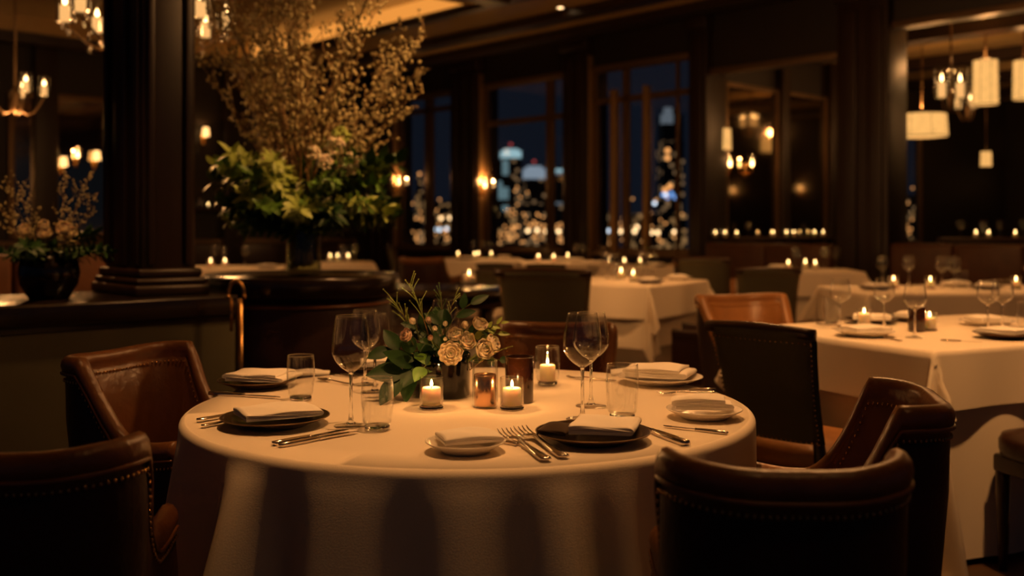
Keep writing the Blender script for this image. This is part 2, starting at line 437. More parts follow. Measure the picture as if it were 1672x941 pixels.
# mirrored panels on the partition, bronze posts between them
for i, (t0, t1) in enumerate(((0.42, 1.55), (1.75, 2.75), (2.95, 3.55), (3.7, 4.45))):
    mrr = thing('wall_mirror', 'tall antiqued mirror panel in the adjoining room, %s from the open bay' % ['first', 'second', 'third', 'fourth'][i], 'mirror', rm(0.10, (t0 + t1) / 2, 1.0), group='mirror panels in the adjoining room')
    inv = Matrix.Translation(rm(0.10, (t0 + t1) / 2, 1.0)).inverted()
    b = RB(); b.box(0.075, 0.098, t0, t1, 1.0, 2.95); part('mirror_glass', b, 'mirror_dark', mrr).matrix_parent_inverse = inv
    b = RB()
    for (a, c, z0, z1) in ((t0 - 0.03, t0 + 0.02, 0.97, 2.98), (t1 - 0.02, t1 + 0.03, 0.97, 2.98), (t0, t1, 0.97, 1.02), (t0, t1, 2.93, 2.98)):
        b.box(0.05, 0.099, a, c, z0, z1, 0.006)
    part('frame', b, 'bronze', mrr).matrix_parent_inverse = inv
for (t0, t1) in ((1.56, 1.72), (2.77, 2.92)):
    b = RB(); b.box(-0.02, 0.099, t0, t1, 0, ACEIL, 0.01); struct('pillar', b, 'pillar_wood')
for i in range(4):
    b = RB(); b.box(-9, 0.1, 1.2 + 2 * i, 1.5 + 2 * i, ACEIL - 0.14, ACEIL + 0.003); struct('trim_%d' % (80 + i), b, 'pillar_wood')
# ---- low partition on the left with its black ledge, the square column and a brass post
E = Vector((-1.23, 4.57, 0))
PM = Matrix(((V.x, U.x, 0, E.x), (V.y, U.y, 0, E.y), (0, 0, 1, 0), (0, 0, 0, 1)))   # x along v, y away from the viewer
def PB():
    q = MB(); q.m = PM.copy(); return q
b = PB(); b.box(-6.5, 0, 0.0, 0.66, 0, 0.775)
struct('partition', b, 'panel_fabric')
b = PB(); b.box(-6.5, 0.01, -0.02, 0.68, 0.775, 0.868, 0.012); b.box(-6.5, 0.004, -0.008, 0.0, 0.757, 0.774)
struct('trim_20', b, 'black_wood')
b = PB(); b.box(-6.5, 0.01, -0.03, 0.0, 0, 0.095, 0.006); b.box(-6.5, 0.006, -0.02, 0.0, 0.095, 0.13, 0.006)
struct('baseboard_left', b, 'dark_wood')
K = at(232, 450, 4.45)
ks = (K.x - E.x) * V.x + (K.y - E.y) * V.y; ku = (K.x - E.x) * U.x + (K.y - E.y) * U.y
CWv, CWu = 0.245, 0.42
b = PB()
b.box(ks, ks + CWv, ku, ku + CWu, 0.868, CEIL, 0.01)
for a, c in ((0.02, 0.055), (CWv - 0.055, CWv - 0.02)):
    b.box(ks + a, ks + c, ku - 0.018, ku + 0.01, 1.0, CEIL, 0.006)
for a, c in ((0.02, 0.06), (0.15, 0.27), (CWu - 0.06, CWu - 0.02)):
    b.box(ks - 0.018, ks + 0.01, ku + a, ku + c, 1.0, CEIL, 0.006)
for (z0, z1, ex) in ((0.868, 0.915, 0.05), (0.915, 0.945, 0.038), (0.945, 0.985, 0.024)):
    b.box(ks - ex, ks + CWv + ex, ku - ex, ku + CWu + ex, z0, z1, 0.014)
struct('column', b, 'pillar_wood')
# brass post with a loop handle at the partition's end
lp = at(386, 470, 4.42)
o = thing('metal_post', 'slim brass post with a loop top at the end of the low partition', 'post', (lp.x, lp.y, 0))
b = MB(); b.tube([(0.018, 0, 0.02), (0.018, 0, 0.86)], 0.012, 10); b.tube([(-0.022, 0, 0.72), (-0.022, 0, 0.86)], 0.007, 8); part('shaft', b, 'brass', o)
b = MB()
b.tube([(0.034 * math.cos(a) - 0.0, 0, 0.875 + 0.06 * math.sin(a)) for a in [PI * i / 16 for i in range(17)]], 0.008, 8)
for sx in (-0.034, 0.034): b.ball((sx, 0, 0.868), 0.012)
part('loop', b, 'brass', o)
part('foot', MB().lathe([(0, 0), (0.06, 0), (0.06, 0.012), (0.018, 0.03), (0, 0.03)], 20), 'brass', o)
# ---- banquettes: leather benches along the glazing and the left wall
def banquette(label, M4, L, seat_m='leather_brown', h=1.0):
    o = thing('banquette', label, 'bench', M4.to_translation(), 0, 'leather banquettes')
    o.rotation_euler = M4.to_euler()
    b = MB(); b.box(0, L, 0.12, 0.6, 0.28, 0.45, 0.05); part('seat', b, seat_m, o)
    n = max(2, int(L / 0.62))
    b = MB()
    for i in range(n): b.box(L * i / n + 0.004, L * (i + 1) / n - 0.004, 0.0, 0.14, 0.46, h, 0.04)
    part('backrest', b, seat_m, o)
    b = MB(); b.box(0.01, L - 0.01, 0.02, 0.56, 0.0, 0.275); part('plinth', b, 'black_wood', o)
def frame_at(p, xdir):
    xdir = xdir.normalized(); y = Vector((0, 0, 1)).cross(xdir)
    return Matrix(((xdir.x, y.x, 0, p.x), (xdir.y, y.y, 0, p.y), (0, 0, 1, 0), (0, 0, 0, 1)))
banquette('brown leather banquette under the open bay with the small lampshade', frame_at(rm(PS[4][1] + 0.03, -0.06, 0), U), PS[3][0] - PS[4][1] - 0.06, h=0.98)
banquette('long brown leather banquette beneath the drum pendant bay', frame_at(rm(PS[4][0] - 4.05, -0.06, 0), U), 4.0, h=1.0)
q = at(-60, 430, 6.3)
banquette('brown leather banquette behind the black flower vase', frame_at(Vector((q.x, q.y, 0)) + V * 1.0, -V), 3.0, h=1.02)
# sill wall / back panels of the two open bays
b = RB(); b.box(PS[4][1] - 0.02, PS[3][0] + 0.02, 0.02, 0.12, 0, 0.95); struct('trim_30', b, 'dark_wood')
b = RB(); b.box(-9, PS[4][0] + 0.02, 0.02, 0.12, 0, 0.95); struct('trim_31', b, 'dark_wood')
# ================================================================ THE CITY OUTSIDE
CD = 1500.0
def tower(label, x0, x1, ytop, D, mats, crown=None, mast=None, name='office_tower'):
    c = at((x0 + x1) / 2, ytop, D); wd = (x1 - x0) / F * D; zt = c.z; base = -70
    o = thing(name, label, 'building', (c.x, c.y, base), R(8))
    H = zt - base
    b = MB(); b.box(-wd / 2, wd / 2, -wd / 2, wd / 2, 0, H)
    for i in range(5): b.box(-wd / 2 - 0.6, wd / 2 + 0.6, -wd / 2 - 0.6, wd / 2 + 0.6, H * (0.55 + 0.09 * i), H * (0.55 + 0.09 * i) + 0.8)
    part('tower_block', b, mats, o)
    if crown:
        ch, m, inset = crown; ch = ch / F * D; q = wd / 2 * inset
        b = MB(); b.box(-q, q, -q, q, H, H + ch); b.box(-q * 0.7, q * 0.7, -q * 0.7, q * 0.7, H + ch, H + ch * 1.25)
        part('crown', b, m, o)
        H += ch
    if mast:
        mh, m = mast; mh = mh / F * D
        b = MB(); b.tube([(0, 0, H), (0, 0, H + mh)], [1.6, 0.6], 6); part('mast', b, 'city_dark', o)
        part('beacon', MB().ball((0, 0, H + mh), 2.2), m, o)
    return o
tower('tallest office tower with a glowing teal crown beyond the middle window', 818, 850, 259, CD, 'facade_dim', (12, 'crown_teal', 0.95), (11, 'beacon_red'))
tower('slim teal-lit tower leaning beside the tallest crowned tower', 808, 829, 262, CD - 80, 'facade_cool')
tower('broad tower with a pale white glowing top beyond the middle window', 855, 889, 293, CD, 'facade_dim', (17, 'crown_white', 0.95), (12, 'beacon_red'))
tower('blue-white tower partly behind the middle window mullion', 901, 935, 282, CD + 200, 'facade_band', (4, 'crown_teal', 1.0))
tower('bright banded skyscraper beyond the third window', 1077, 1112, 232, CD - 200, 'facade_dim', (44, 'facade_band', 0.95))
tower('stepped tower with an amber-lit tip beyond the first window', 678, 692, 312, CD, 'facade_warm', (18, 'facade_warm', 0.6), (10, 'street_amber'))
tower('dark mid-rise block beyond the first window', 707, 738, 330, CD, 'facade_warm')
tower('low wide lamplit block below the crowned towers', 795, 850, 345, CD - 200, 'facade_warm', name='apartment_block')
tower('low lamplit block beneath the pale-topped tower', 848, 925, 335, CD - 300, 'facade_dim', name='apartment_block')
tower('narrow dark block beyond the third window', 968, 1002, 345, CD, 'facade_dim', name='apartment_block')
tower('low wide block below the banded skyscraper', 1030, 1110, 350, CD - 350, 'facade_warm', name='apartment_block')
tower('dim low block beyond the first window pane', 650, 690, 345, CD - 250, 'facade_dim', name='apartment_block')
tower('dim block seen through the adjoining room window', 1470, 1510, 320, CD, 'facade_dim', name='apartment_block')
tower('wide dim block at the edge of the adjoining room window', 1500, 1560, 345, CD - 300, 'facade_warm', name='apartment_block')
def lights(name, spots, mat, r, D, label):
    b = MB()
    for (px, py) in spots: b.ball(at(px, py, D), r, seg=6, rings=4)
    o = part(name, b, mat); tag(o, label, 'city lights', kind='stuff')
rnd = random.Random(3)
lights('street_lights', [(892, 378), (897, 378), (912, 378), (921, 378), (862, 377), (877, 376), (1005, 362), (1013, 378), (1040, 371), (1064, 380), (1074, 380), (1101, 379), (985, 366), (1036, 378), (720, 356), (735, 356), (666, 375), (1466, 343), (1478, 347), (1516, 368)], 'street_warm', 1.9, CD - 500, 'row of bright warm street lamps at the foot of the skyline')
lights('street_lamps', [(709, 375), (718, 375), (729, 374), (808, 378), (982, 378), (993, 377), (1087, 318), (1069, 332)], 'street_white', 1.9, CD - 500, 'cool white street lamps among the warm ones at the skyline foot')
spots = [(rnd.choice([rnd.uniform(655, 735), rnd.uniform(797, 918), rnd.uniform(797, 918), rnd.uniform(975, 1115), rnd.uniform(1466, 1560)]), 398 - abs(rnd.gauss(0, 38))) for i in range(210)]
spots = [q for q in spots if q[1] > 300]
lights('lit_windows', spots, 'street_amber', 1.0, CD - 550, 'scattered small amber lights of the low city blocks')
lights('tower_lights', [(1090, 246), (1090, 258), (1086, 310), (1094, 304)], 'street_amber', 3.0, CD - 330, 'few amber lights on the face of the banded skyscraper')
lights('tower_signs', [(1083, 318), (1090, 322), (1096, 316), (1102, 322)], 'street_blue', 2.6, CD - 330, 'small blue lights on the face of the banded skyscraper')
# ================================================================ CHAIRS
def smooth(x):
    x = max(0.0, min(1.0, x)); return x * x * (3 - 2 * x)
def upath(n, w=0.225, yf=0.235, yb=-0.23, rc=0.15):
    """plan of a barrel chair's shell: right arm front -> round the back -> left arm front"""
    pts = []
    segs = []
    L1 = yf - (yb + rc); L2 = PI / 2 * rc; L3 = 2 * (w - rc)
    tot = 2 * L1 + 2 * L2 + L3
    for i in range(n + 1):
        d = tot * i / n
        if d <= L1: p = (w, yf - d); nn = (1, 0)
        elif d <= L1 + L2:
            a = (d - L1) / rc; p = (w - rc + rc * math.cos(a), yb + rc - rc * math.sin(a)); nn = (math.cos(a), -math.sin(a))
        elif d <= L1 + L2 + L3: p = (w - rc - (d - L1 - L2), yb); nn = (0, -1)
        elif d <= L1 + 2 * L2 + L3:
            a = (d - L1 - L2 - L3) / rc; p = (-(w - rc) - rc * math.sin(a), yb + rc - rc * math.cos(a)); nn = (-math.sin(a), -math.cos(a))
        else:
            q = d - (L1 + 2 * L2 + L3); p = (-w, yb + rc + q); nn = (-1, 0)
        pts.append((Vector((p[0], p[1], 0)), Vector((nn[0], nn[1], 0))))
    return pts
TB, TA = 0.87, 0.665
def rim_h(p, tb=TB, ta=TA):
    # full height across the back, sweeping down in a hollow curve to the arms
    q = (p.y + 0.11) / 0.19
    ear = 0.010 * smooth(abs(p.x) / 0.225) ** 2 * smooth((-p.y + 0.05) / 0.2)
    if q <= 0: return tb - 0.012 + ear
    f = max(0.0, 1 - q)
    return ta + (tb - 0.012 + ear - ta) * (f ** 1.7) + 0.012 * smooth((p.y - 0.12) / 0.15)
def armchair(label, loc, face, group=None, tb=TB, ta=TA, lm='leather', key='ac', scale=None, cat='chair', name='leather_armchair'):
    """face: direction (x, y) the sitter looks"""
    o = thing(name, label, cat, loc, math.atan2(face[1], face[0]) - PI / 2, group, scale)
    N = 72; P = upath(N); TK = 0.044
    def lean(p, z):
        back = smooth((-p.y + 0.02) / 0.22)
        return (0.05 * back + 0.015 * (1 - back)) * max(0, (z - 0.42) / 0.43)
    def section(i):
        p, n = P[i]; h = rim_h(p, tb, ta)
        prof = []
        zs = [0.30, 0.42, 0.42 + (h - 0.475) * 0.5, h - 0.055]
        for z in zs: prof.append((p + n * (lean(p, z) + (0.008 if 0.3 < z < h - 0.06 else 0)), z))
        c = lean(p, h) - TK / 2 + 0.004; rr = TK / 2 + 0.005
        for a in (-35, 0, 30, 60, 90, 120, 150, 180, 215):
            prof.append((p + n * (c + rr * math.cos(R(a))), h - 0.034 + rr * math.sin(R(a))))
        for z in reversed(zs[1:]): prof.append((p + n * (lean(p, z) - TK - (0.012 if z < h - 0.06 else 0)), z))
        prof.append((p - n * TK, 0.36))
        return [(q.x, q.y, z) for q, z in prof]
    def shell():
        b = MB(); S = [section(i) for i in range(N + 1)]; m = len(S[0])
        b.add([v for s in S for v in s], [(i * m + j, (i + 1) * m + j, (i + 1) * m + j + 1, i * m + j + 1) for i in range(N) for j in range(m - 1)]
              + [(i * m + m - 1, (i + 1) * m + m - 1, (i + 1) * m, i * m) for i in range(N)]
              + [tuple(range(m)), tuple(reversed(range(N * m, N * m + m)))])
        return b
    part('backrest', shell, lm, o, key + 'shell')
    def outer():
        # plain outside cover, a skin proud of the shell below the rolled rim
        b = MB()
        def f(u, v):
            i = min(N, max(0, int(round(u * N)))); p, n = P[i]; h = rim_h(p, tb, ta)
            z = 0.285 + (h - 0.075 - 0.285) * v
            q = p + n * (lean(p, z) + (0.0125 if v < 0.8 else 0.0125 - 0.0085 * (v - 0.8) / 0.2)); return (q.x, q.y, z)
        return b.grid(f, N, 10)
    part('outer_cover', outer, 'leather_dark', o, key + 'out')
    for side in (0, 1):
        def nails(side=side):
            b = MB(); r = 0.0040; last = None
            for i in range(0, N * 6):
                u = i / 6; a = int(u); fr = u - a
                p = P[a][0].lerp(P[a + 1][0], fr); n = P[a][1].lerp(P[a + 1][1], fr).normalized(); h = rim_h(p, tb, ta)
                z = h - (0.07 if side == 0 else 0.062)
                q = p + n * (lean(p, z) + (0.007 if side == 0 else -TK - 0.003)); q = Vector((q.x, q.y, z))
                if last is None or (q - last).length > 0.0135:
                    b.ball(q, r, seg=6, rings=4); last = q
            return b
        part('nailhead_trim', nails, 'brass', o, key + 'nails%d' % side)
    def piping():
        b = MB(); pts = []
        for (p, n) in P:
            h = rim_h(p, tb, ta); q = p + n * (lean(p, h) + 0.006); pts.append((q.x, q.y, h - 0.052))
        b.tube(pts, 0.0045, 6)
        return b
    part('piping', piping, lm, o, key + 'pipe')
    def seat():
        b = MB()
        def f(u, v):
            a = 2 * PI * u; e = 0.5
            c, s = math.cos(a), math.sin(a)
            x = 0.182 * math.copysign(abs(c) ** e, c); y = 0.025 + 0.205 * math.copysign(abs(s) ** e, s)
            prof = [(0.0, 0.345), (0.97, 0.345), (1.0, 0.365), (1.0, 0.44), (0.96, 0.465), (0.8, 0.478), (0.4, 0.484), (0.0, 0.486)]
            k = min(len(prof) - 1, int(round(v * (len(prof) - 1)))); rr, z = prof[k]
            return (x * rr, y * rr + 0.0, z)
        return b.grid(f, 48, 7, closed_u=True)
    part('seat_cushion', seat, lm, o, key + 'seat')
    part('seat_frame', lambda: MB().box(-0.20, 0.20, -0.19, 0.228, 0.27, 0.343, 0.012), 'dark_wood', o, key + 'frame')
    for sx in (-1, 1):
        for sy in (-1, 1):
            def leg(sy=sy):
                b = MB()
                b.add([], []); x = 0.0
                pts = [(0, 0, 0.275), (0, 0.0, 0.16), (0, sy * 0.012 if sy < 0 else 0, 0.0)]
                if sy < 0: pts = [(0, 0, 0.275), (0, -0.012, 0.14), (0, -0.05, 0.0)]
                return b.tube(pts, [0.03, 0.024, 0.016], 8)
            part('leg', leg, 'dark_wood', o, key + 'leg%d' % sy, loc=(sx * 0.165, sy * 0.17 + 0.02, 0))
    return o
def side_chair(label, loc, face, group=None, back_m='upholstery_black', seat_m='leather_tan', key='sc', scale=None):
    o = thing('side_chair', label, 'chair', loc, math.atan2(face[1], face[0]) - PI / 2, group, scale)
    def bk():
        b = MB(); NN = 14
        def f(u, v):
            # closed loop front and back face of a slightly waisted, curved back slab
            s = u * 2
            x01, side = (s, 1) if s <= 1 else (2 - s, -1)
            wd = 0.20 + 0.035 * v ** 2 + 0.012 * (1 - v)
            x = (x01 * 2 - 1) * wd
            z = 0.50 + 0.39 * v + (0.012 * math.sin(PI * x01) if v > 0.9 else 0)
            y = -0.22 - 0.085 * v - 0.03 * (1 - (2 * x01 - 1) ** 2) + side * 0.024 * min(1.0, 6 * min(x01, 1 - x01) + 0.25)
            if v > 0.93: y -= 0.012 * (v - 0.93) / 0.07
            return (x, y, z)
        b.grid(f, 2 * NN, 16, closed_u=True)
        W = 2 * NN
        b.f.append(list(range(16 * W, 17 * W))); b.sm.append(True); b.f.append(list(reversed(range(W)))); b.sm.append(True)
        return b
    part('backrest', bk, back_m, o, key + 'bk')
    def rail():
        b = MB()
        b.tube([((k / 12 * 2 - 1) * 0.235, -0.315 - 0.03 * (1 - (k / 6 - 1) ** 2), 0.892 + 0.012 * math.sin(PI * k / 12)) for k in range(13)], 0.021, 10)
        return b
    part('top_rail', rail, 'leather_dark', o, key + 'rail')
    def nails():
        b = MB()
        for j in range(22):
            v = j / 22
            for sx in (-1, 1):
                wd = 0.20 + 0.035 * v ** 2 + 0.012 * (1 - v)
                b.ball((sx * (wd - 0.012), -0.22 - 0.085 * v - 0.014, 0.50 + 0.39 * v), 0.0042, seg=6, rings=4)
        for j in range(22):
            xx = (j / 21 * 2 - 1)
            b.ball((xx * 0.20, -0.22 - 0.03 * (1 - xx * xx) - 0.026, 0.507), 0.0042, seg=6, rings=4)
            b.ball((xx * 0.225, -0.298 - 0.03 * (1 - xx * xx) - 0.026, 0.862), 0.0042, seg=6, rings=4)
        return b
    part('nailhead_trim', nails, 'brass', o, key + 'nl')
    def seat():
        b = MB()
        def f(u, v):
            a = 2 * PI * u; c, s = math.cos(a), math.sin(a); e = 0.6
            x = 0.24 * math.copysign(abs(c) ** e, c); y = 0.0 + 0.235 * math.copysign(abs(s) ** e, s)
            prof = [(0.0, 0.40), (0.98, 0.40), (1.0, 0.42), (1.0, 0.45), (0.96, 0.47), (0.7, 0.485), (0.35, 0.49), (0.0, 0.492)]
            rr, z = prof[min(7, int(round(v * 7)))]
            return (x * rr, y * rr, z)
        return b.grid(f, 40, 7, closed_u=True)
    part('seat', seat, seat_m, o, key + 'st')
    part('seat_frame', lambda: MB().box(-0.21, 0.21, -0.205, 0.205, 0.335, 0.398, 0.012), 'dark_wood', o, key + 'fr')
    for sx in (-1, 1):
        for sy in (-1, 1):
            def leg(sy=sy):
                pts = [(0, 0, 0.34), (0, 0, 0.15), (0, 0.0, 0.0)] if sy > 0 else [(0, -0.045, 0.56), (0, -0.02, 0.42), (0, -0.01, 0.2), (0, -0.055, 0.0)]
                return MB().tube(pts, [0.024, 0.02, 0.014] if sy > 0 else [0.02, 0.024, 0.021, 0.014], 8)
            part('leg', leg, 'dark_wood', o, key + 'lg%d' % sy, loc=(sx * 0.185, sy * 0.18, 0))
    return o
TC = Vector((-0.098, 2.42, 0))
RT = 0.648
# chairs around the round table
def chair_from_back(pl, pr, off=0.31):
    """top corners of the back as seen, left and right looking along the sitter's gaze -> seat centre and facing"""
    pl, pr = Vector(pl), Vector(pr); m = (pl + pr) / 2; d = (pr - pl).normalized()
    fc = Vector((-d.y, d.x, 0))
    return m + fc * off, fc
GA = 'armchairs around the round table'
armchair('brown leather armchair facing the round table, nearest the low partition', (-0.90, 2.685, 0), (0.92, -0.38), GA, scale=(0.82, 0.78, 0.985))
armchair('dark armchair seen from behind at the near left of the round table', (-0.79, 1.74, 0), (-0.08, 1), GA, scale=(0.74, 0.74, 0.975))
armchair('dark armchair with its back to the viewer at the near right of the round table', (0.397, 1.59, 0), (0.03, 1), GA, scale=(0.69, 0.72, 0.985))
armchair('brown leather armchair seen from its side, right of the round table', (0.652, 2.05, 0), (-0.97, 0.2), GA, scale=(0.76, 0.70, 0.985))
armchair('brown leather armchair behind the round table, facing the viewer', (0.14, 3.42, 0), (-0.06, -1), GA, scale=(0.80, 0.88, 0.975))
# ================================================================ TABLECLOTHS
def round_cloth(R0, zt=0.75, n=300):
    b = MB()
    ridges = [(178, 7, 0.28), (205, 6, 0.55), (233, 5.5, 1.0), (249, 6, 0.5), (257, 5, 0.4), (272, 9, 0.55), (287, 5, 0.6), (297, 4.5, 0.45), (311, 6, 0.6), (326, 6, 0.25), (342, 10, 0.2), (5, 10, 0.4), (30, 10, 0.7), (60, 10, 0.8), (90, 10, 0.7), (118, 10, 0.8), (148, 9, 0.2)]
    def fold(a):
        d = math.degrees(a) % 360; s = 0
        for (c, wd, am) in ridges:
            q = abs((d - c + 180) % 360 - 180) / wd
            s += am * math.exp(-q * q)
        return s
    NV = 30
    prof = []
    for j in range(7): prof.append(('t', R0 * (j / 6) * 0.985))
    for j in range(7): prof.append(('e', j / 6))
    for j in range(1, NV + 1): prof.append(('d', j / NV))
    def f(u, v):
        a = 2 * PI * u; k = min(len(prof) - 1, int(round(v * (len(prof) - 1)))); ty, q = prof[k]
        er = 0.016
        if ty == 't': r, z = max(q, 1e-4), zt + 0.0006 * math.sin(9 * q + 3 * a)
        elif ty == 'e':
            r = R0 * 0.985 + er * math.sin(q * PI / 2); z = zt - er * (1 - math.cos(q * PI / 2))
        else:
            fo = fold(a); d = q
            z = zt - er - (zt - er - 0.012) * d
            swing = 0.06 * math.sin(3 * a + 1.3) * d        # folds drift sideways on the way down
            fo = fold(a + swing * 0.5)
            r = R0 * 0.985 + er + (0.008 + 0.25 * fo) * d ** 0.85 - 0.02 * (1 - min(1, fo)) * math.sin(PI * min(1, d * 1.3)) * 1.0
        return (r * math.cos(a), r * math.sin(a), z)
    return b.grid(f, n, len(prof) - 1, closed_u=True)
o = part('tablecloth', round_cloth(RT), 'linen', loc=(TC.x, TC.y, 0)); tag(o, 'floor-length cream cloth draped over the round dining table with the bouquet', 'tablecloth')
def square_cloth(a, b_, drop, seed, zt, flare=0.16, wave=0.5, floor=0.012, n=84, lift=0.0):
    """a cloth laid over an a x b table top, hanging DROP at the sides and in fluted cones at the corners"""
    rnd = random.Random(seed); ph = [rnd.uniform(0, 6) for _ in range(6)]
    mb = MB(); LX, LY = a + 2 * drop, b_ + 2 * drop
    def f(u, v):
        # denser towards the table edge
        x = (u - 0.5) * LX; y = (v - 0.5) * LY
        qx = max(-a / 2, min(a / 2, x)); qy = max(-b_ / 2, min(b_ / 2, y))
        dx, dy = x - qx, y - qy; d = math.hypot(dx, dy)
        if d < 1e-6: return (x, y, zt + lift)
        nx, ny = dx / d, dy / d
        corner = min(1.0, 4 * abs(nx * ny))
        ang = math.atan2(ny, nx)
        e = 0.012
        dd = max(0.0, d - e)
        side = math.sin((qx * 1.0 + qy * 1.3) * 9 + ph[0]) * 0.012 + math.sin((qx - qy) * 17 + ph[1]) * 0.006
        out = e * min(1, d / e) + flare * dd * (0.22 + 1.05 * corner) * (1 + wave * math.cos(4 * ang * 2 + ph[2]) * corner) + side * min(1, dd * 3) + 0.0
        z = zt + lift - (dd * math.sqrt(max(0.2, 1 - (flare * 0.6) ** 2)))
        if z < floor: out += (floor - z) * 0.3; z = floor + 0.002 * math.sin(ang * 9)
        return (qx + nx * max(out, 0.004), qy + ny * max(out, 0.004), z)
    mb.grid(f, n, n)
    return mb
TOPS = {}
def dressed_table(where, loc, ang, a, b_, over=0.28, under=0.735, seed=1, h=0.75, pedestal=False, uflare=0.15):
    TOPS[where] = (Vector((loc[0], loc[1], 0)), ang, a, b_)
    q = part('tablecloth', square_cloth(a - 0.015, b_ - 0.015, under, seed + 50, h - 0.004, uflare, 0.5), 'linen', loc=(loc[0], loc[1], 0), rot=(0, 0, ang))
    tag(q, 'long cream undercloth hanging to the floor from ' + where, 'tablecloth', 'undercloths')
    q = part('table_overlay', square_cloth(a + 0.045, b_ + 0.045, over, seed, h, 0.26, 0.6), 'linen', loc=(loc[0], loc[1], 0), rot=(0, 0, ang))
    tag(q, 'square cream overlay with pointed corners on ' + where, 'tablecloth', 'cloth overlays')
    if pedestal:
        t = thing('dining_table', 'dark pedestal table under the cream cloths of ' + where, 'table', (loc[0], loc[1], 0), ang)
        part('tabletop', MB().box(-a / 2 + 0.01, a / 2 - 0.01, -b_ / 2 + 0.01, b_ / 2 - 0.01, h - 0.04, h - 0.012), 'dark_wood', t)
        part('pedestal', MB().lathe([(0, 0.03), (0.05, 0.05), (0.04, 0.3), (0.05, h - 0.05), (0, h - 0.041)], 20), 'dark_wood', t)
        part('foot', MB().lathe([(0, 0), (0.26, 0), (0.26, 0.015), (0.06, 0.04), (0, 0.04)], 28), 'dark_wood', t)
# ================================================================ TABLEWARE
def revolve_shell(outer, t, zfloor):
    """outer profile (r,z) bottom->top; returns closed profile with an inner wall T thinner"""
    inner = [(max(0.0, r - t), z) for r, z in outer if z > zfloor]
    ri = 0.0
    for (r0, z0), (r1, z1) in zip(outer, outer[1:]):
        if z0 <= zfloor <= z1 and z1 > z0: ri = max(0.0, r0 + (r1 - r0) * (zfloor - z0) / (z1 - z0) - t)
    inner = [(ri, zfloor)] + inner if ri > 0 else inner
    return outer + [(outer[-1][0] - t / 2, outer[-1][1] + t / 2)] + list(reversed(inner)) + [(0, zfloor)]
def bowl_prof(H, rb, rr, z0):
    # tulip bowl: rb widest, rr at the rim
    pts = [(0.0045, z0), (0.010, z0 + 0.004)]
    for i in range(1, 15):
        q = i / 14
        if q < 0.42:
            e = q / 0.42; r = 0.010 + (rb - 0.010) * math.sin(e * PI / 2) ** 0.85
        else:
            e = (q - 0.42) / 0.58; r = rb + (rr - rb) * (e ** 1.5)
        pts.append((r, z0 + 0.004 + (H - z0 - 0.004) * q ** 1.08))
    return pts
def wine_glass(label, p, h=0.225, rb=0.043, rr=0.032, group=None, stem=0.105, rz=0.0):
    key = 'wg%.3f%.3f' % (h, rb)
    o = thing('wine_glass', label, 'wine glass', p, rz, group)
    part('bowl', lambda: MB().lathe(revolve_shell(bowl_prof(h, rb, rr, stem), 0.0011, stem + 0.004), 40), 'clear_glass', o, key + 'b')
    part('stem', lambda: MB().lathe([(0, 0.004), (0.011, 0.005), (0.0055, 0.014), (0.0036, 0.03), (0.0034, stem - 0.015), (0.0048, stem - 0.004), (0.0046, stem), (0, stem + 0.0005)], 14), 'thick_glass', o, key + 's')
    part('foot', lambda: MB().lathe([(0, 0.0005), (0.036, 0.0005), (0.0365, 0.0015), (0.034, 0.0026), (0.011, 0.0055), (0, 0.006)], 36), 'clear_glass', o, key + 'f')
    return o
def tumbler(label, p, h=0.108, r=0.0335, group=None):
    key = 'tb%.3f%.3f' % (h, r)
    o = thing('tumbler', label, 'water glass', p, 0, group)
    outer = [(0, 0.0105), (r * 0.74, 0.0105), (r * 0.86, 0.018)] + [(r * (0.86 + 0.14 * math.sin(PI * min(1, q * 1.25) / 2 * 1.0) - 0.16 * max(0, q - 0.5)), 0.018 + (h - 0.018) * q) for q in [i / 10 for i in range(1, 11)]]
    part('wall', lambda: MB().lathe(revolve_shell(outer, 0.0015, 0.013), 40), 'clear_glass', o, key + 'w')
    part('base', lambda: MB().lathe([(0, 0.0006), (r * 0.66, 0.0006), (r * 0.74, 0.003), (r * 0.745, 0.010), (0, 0.0104)], 36), 'thick_glass', o, key + 'b')
    part('rim', lambda: MB().tube([((r * 0.92 - 0.0008) * math.cos(2 * PI * i / 40), (r * 0.92 - 0.0008) * math.sin(2 * PI * i / 40), h + 0.0006) for i in range(40)], 0.0009, 6, closed=True), 'clear_glass', o, key + 'r')
    return o
def votive_cup(label, p, h=0.07, r=0.0275, mat='clear_glass', group=None, simple=False):
    key = 'vc%.3f%.3f%s' % (h, r, mat)
    o = thing('votive_holder', label, 'candle holder', p, 0, group)
    part('cup', lambda: MB().lathe(revolve_shell([(0, 0.006), (r, 0.006), (r, h)], 0.0022, 0.0085), 32 if not simple else 16), mat, o, key + 'c')
    part('base', lambda: MB().lathe([(0, 0.0006), (r * 0.96, 0.0006), (r, 0.002), (r, 0.0055), (0, 0.0058)], 32 if not simple else 16), 'thick_glass', o, key + 'b')
    return o
